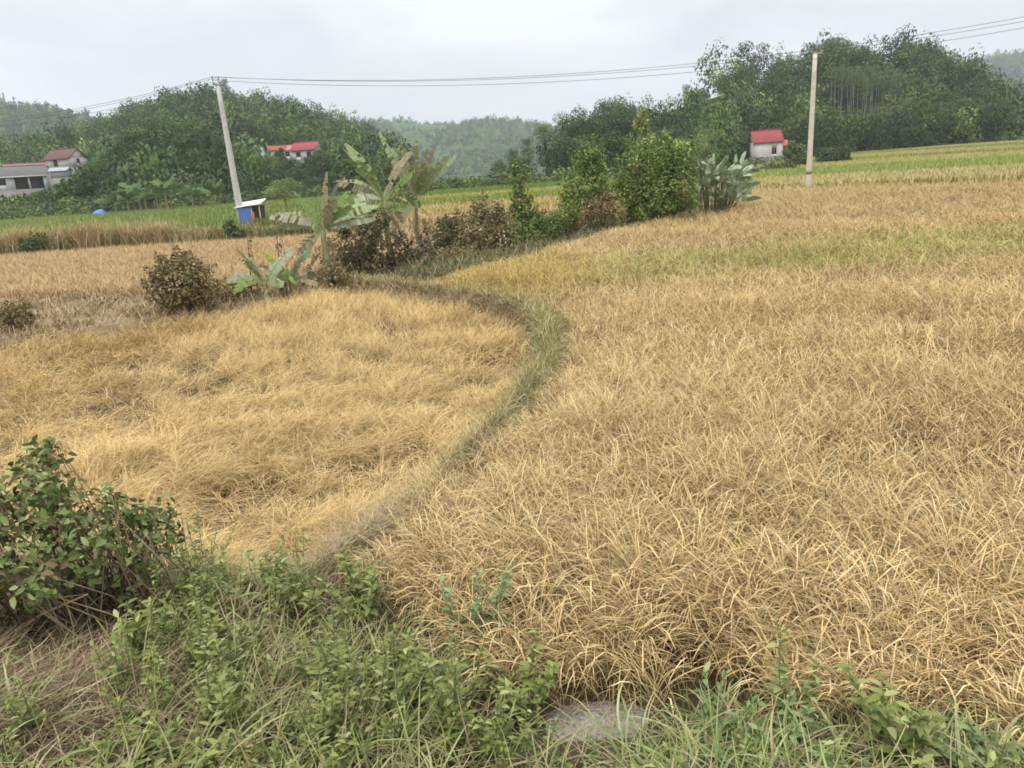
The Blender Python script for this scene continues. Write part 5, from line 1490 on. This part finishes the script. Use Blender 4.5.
V, Q, C = foliage(lob, 1250, 0.070, [(0.15, 0.20, 0.06), (0.22, 0.27, 0.09), (0.09, 0.125, 0.04), (0.32, 0.35, 0.15), (0.17, 0.11, 0.06), (0.10, 0.07, 0.045)], [0.30, 0.30, 0.14, 0.16, 0.05, 0.05], 0.45, 0.5, True, up=0.9, rnd=1.1, perlobe=0.2)
mesh("foliage", V - off, Q, M_LEAF, C, root)
st = MB()
for i in range(190):
    l = lob[i % len(lob)]
    p2 = np.array(l[:3]) + rng.normal(0, 0.5, 3) * np.array(l[3:]); g = np.array([cx + rng.normal(0, 0.35) + 0.4 * (l[0] - cx), cyy + rng.normal(0, 0.25), zb - 0.05])
    mm = (g + p2) / 2 + rng.normal(0, 0.1, 3)
    st.tube(np.array([g, mm, p2]) - off, [0.008, 0.006, 0.002], 5, np.array([(0.15, 0.10, 0.065), (0.10, 0.07, 0.05), (0.24, 0.18, 0.11)][i % 3]))
st.build("stems", M_BARK, root, True)
low = []  # dark brown leaf lobes: the shadow under the shrub, put into leaf colour
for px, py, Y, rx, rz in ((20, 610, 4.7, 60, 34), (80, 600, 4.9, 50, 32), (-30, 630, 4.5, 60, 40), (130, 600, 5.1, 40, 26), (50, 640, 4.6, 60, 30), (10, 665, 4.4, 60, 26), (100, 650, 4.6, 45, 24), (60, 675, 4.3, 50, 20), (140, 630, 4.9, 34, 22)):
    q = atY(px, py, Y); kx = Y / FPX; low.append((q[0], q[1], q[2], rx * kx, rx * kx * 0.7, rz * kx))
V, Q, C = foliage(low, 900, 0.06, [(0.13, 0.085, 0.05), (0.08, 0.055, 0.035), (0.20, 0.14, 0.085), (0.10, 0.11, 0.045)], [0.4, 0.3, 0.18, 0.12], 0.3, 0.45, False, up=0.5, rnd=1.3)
mesh("shade_leaves", V - off, Q, M_LEAF, C, root)
tag(root, "dense leafy shrub with inner shade coloured dark brown at lower left", "shrub")
pts = np.array([atz(-14, 655, 0.75), atz(40, 615, 0.9), atz(88, 594, 1.0)])
m = MB(); m.tube(pts, [0.012, 0.010, 0.006], 7, np.array((0.42, 0.31, 0.17))); tag(m.build("bare_twig", M_BARK, None, True), "bare tan twig slanting out below the leafy shrub", "twig")

# straw litter on the bare ground at the far left
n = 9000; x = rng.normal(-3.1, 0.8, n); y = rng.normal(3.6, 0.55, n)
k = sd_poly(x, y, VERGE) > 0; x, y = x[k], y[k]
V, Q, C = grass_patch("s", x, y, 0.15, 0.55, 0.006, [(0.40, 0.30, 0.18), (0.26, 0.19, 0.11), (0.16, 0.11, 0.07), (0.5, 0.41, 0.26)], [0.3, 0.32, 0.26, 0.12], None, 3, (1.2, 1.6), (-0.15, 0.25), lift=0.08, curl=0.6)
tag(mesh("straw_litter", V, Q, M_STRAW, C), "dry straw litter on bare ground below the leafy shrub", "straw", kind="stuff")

n = 60; x = rng.normal(so.location.x, 0.2, n); y = rng.normal(so.location.y + 0.02, 0.12, n)
V, Q, C = grass_patch("s", x, y, 0.06, 0.3, 0.005, [(0.46, 0.36, 0.22), (0.30, 0.22, 0.13)], [0.6, 0.4], None, 3, (1.45, 1.6), (-0.05, 0.1), z=np.full(n, so.location.z + 0.065), curl=0.8)
tag(mesh("straw_litter", V, Q, M_STRAW, C), "bits of dry straw fallen on the concrete slab", "straw", kind="stuff")

# flattened pale straw where the bund meets the verge
n = 6000; q = atz(335, 545, 0.1); x = rng.normal(q[0], 0.35, n); y = rng.normal(q[1], 0.5, n)
V, Q, C = grass_patch("s", x, y, 0.2, 0.5, 0.007, [(0.48, 0.38, 0.24), (0.38, 0.29, 0.18), (0.3, 0.25, 0.15)], [0.45, 0.35, 0.2], None, 3, (1.1, 1.6), (-0.1, 0.3), lift=0.12, curl=0.5)
tag(mesh("straw_litter", V, Q, M_STRAW, C), "flattened pale straw where the bund reaches the verge", "straw", kind="stuff")

# ------------------------------------------------------------------ haze: the humid air of the valley
hz = MB(); hz.box(-4600, 4600, -60, 4400, -28.0, 420)
mh = bpy.data.materials.new("haze"); mh.use_nodes = True
t = mh.node_tree; t.nodes.clear()
o = t.nodes.new('ShaderNodeOutputMaterial'); v = t.nodes.new('ShaderNodeVolumePrincipled')
v.inputs['Color'].default_value = (0.90, 0.95, 1.0, 1); v.inputs['Density'].default_value = 0.00032; v.inputs['Anisotropy'].default_value = 0.2
t.links.new(v.outputs['Volume'], o.inputs['Volume'])
ho = hz.build("haze", mh); tag(ho, kind="stuff")
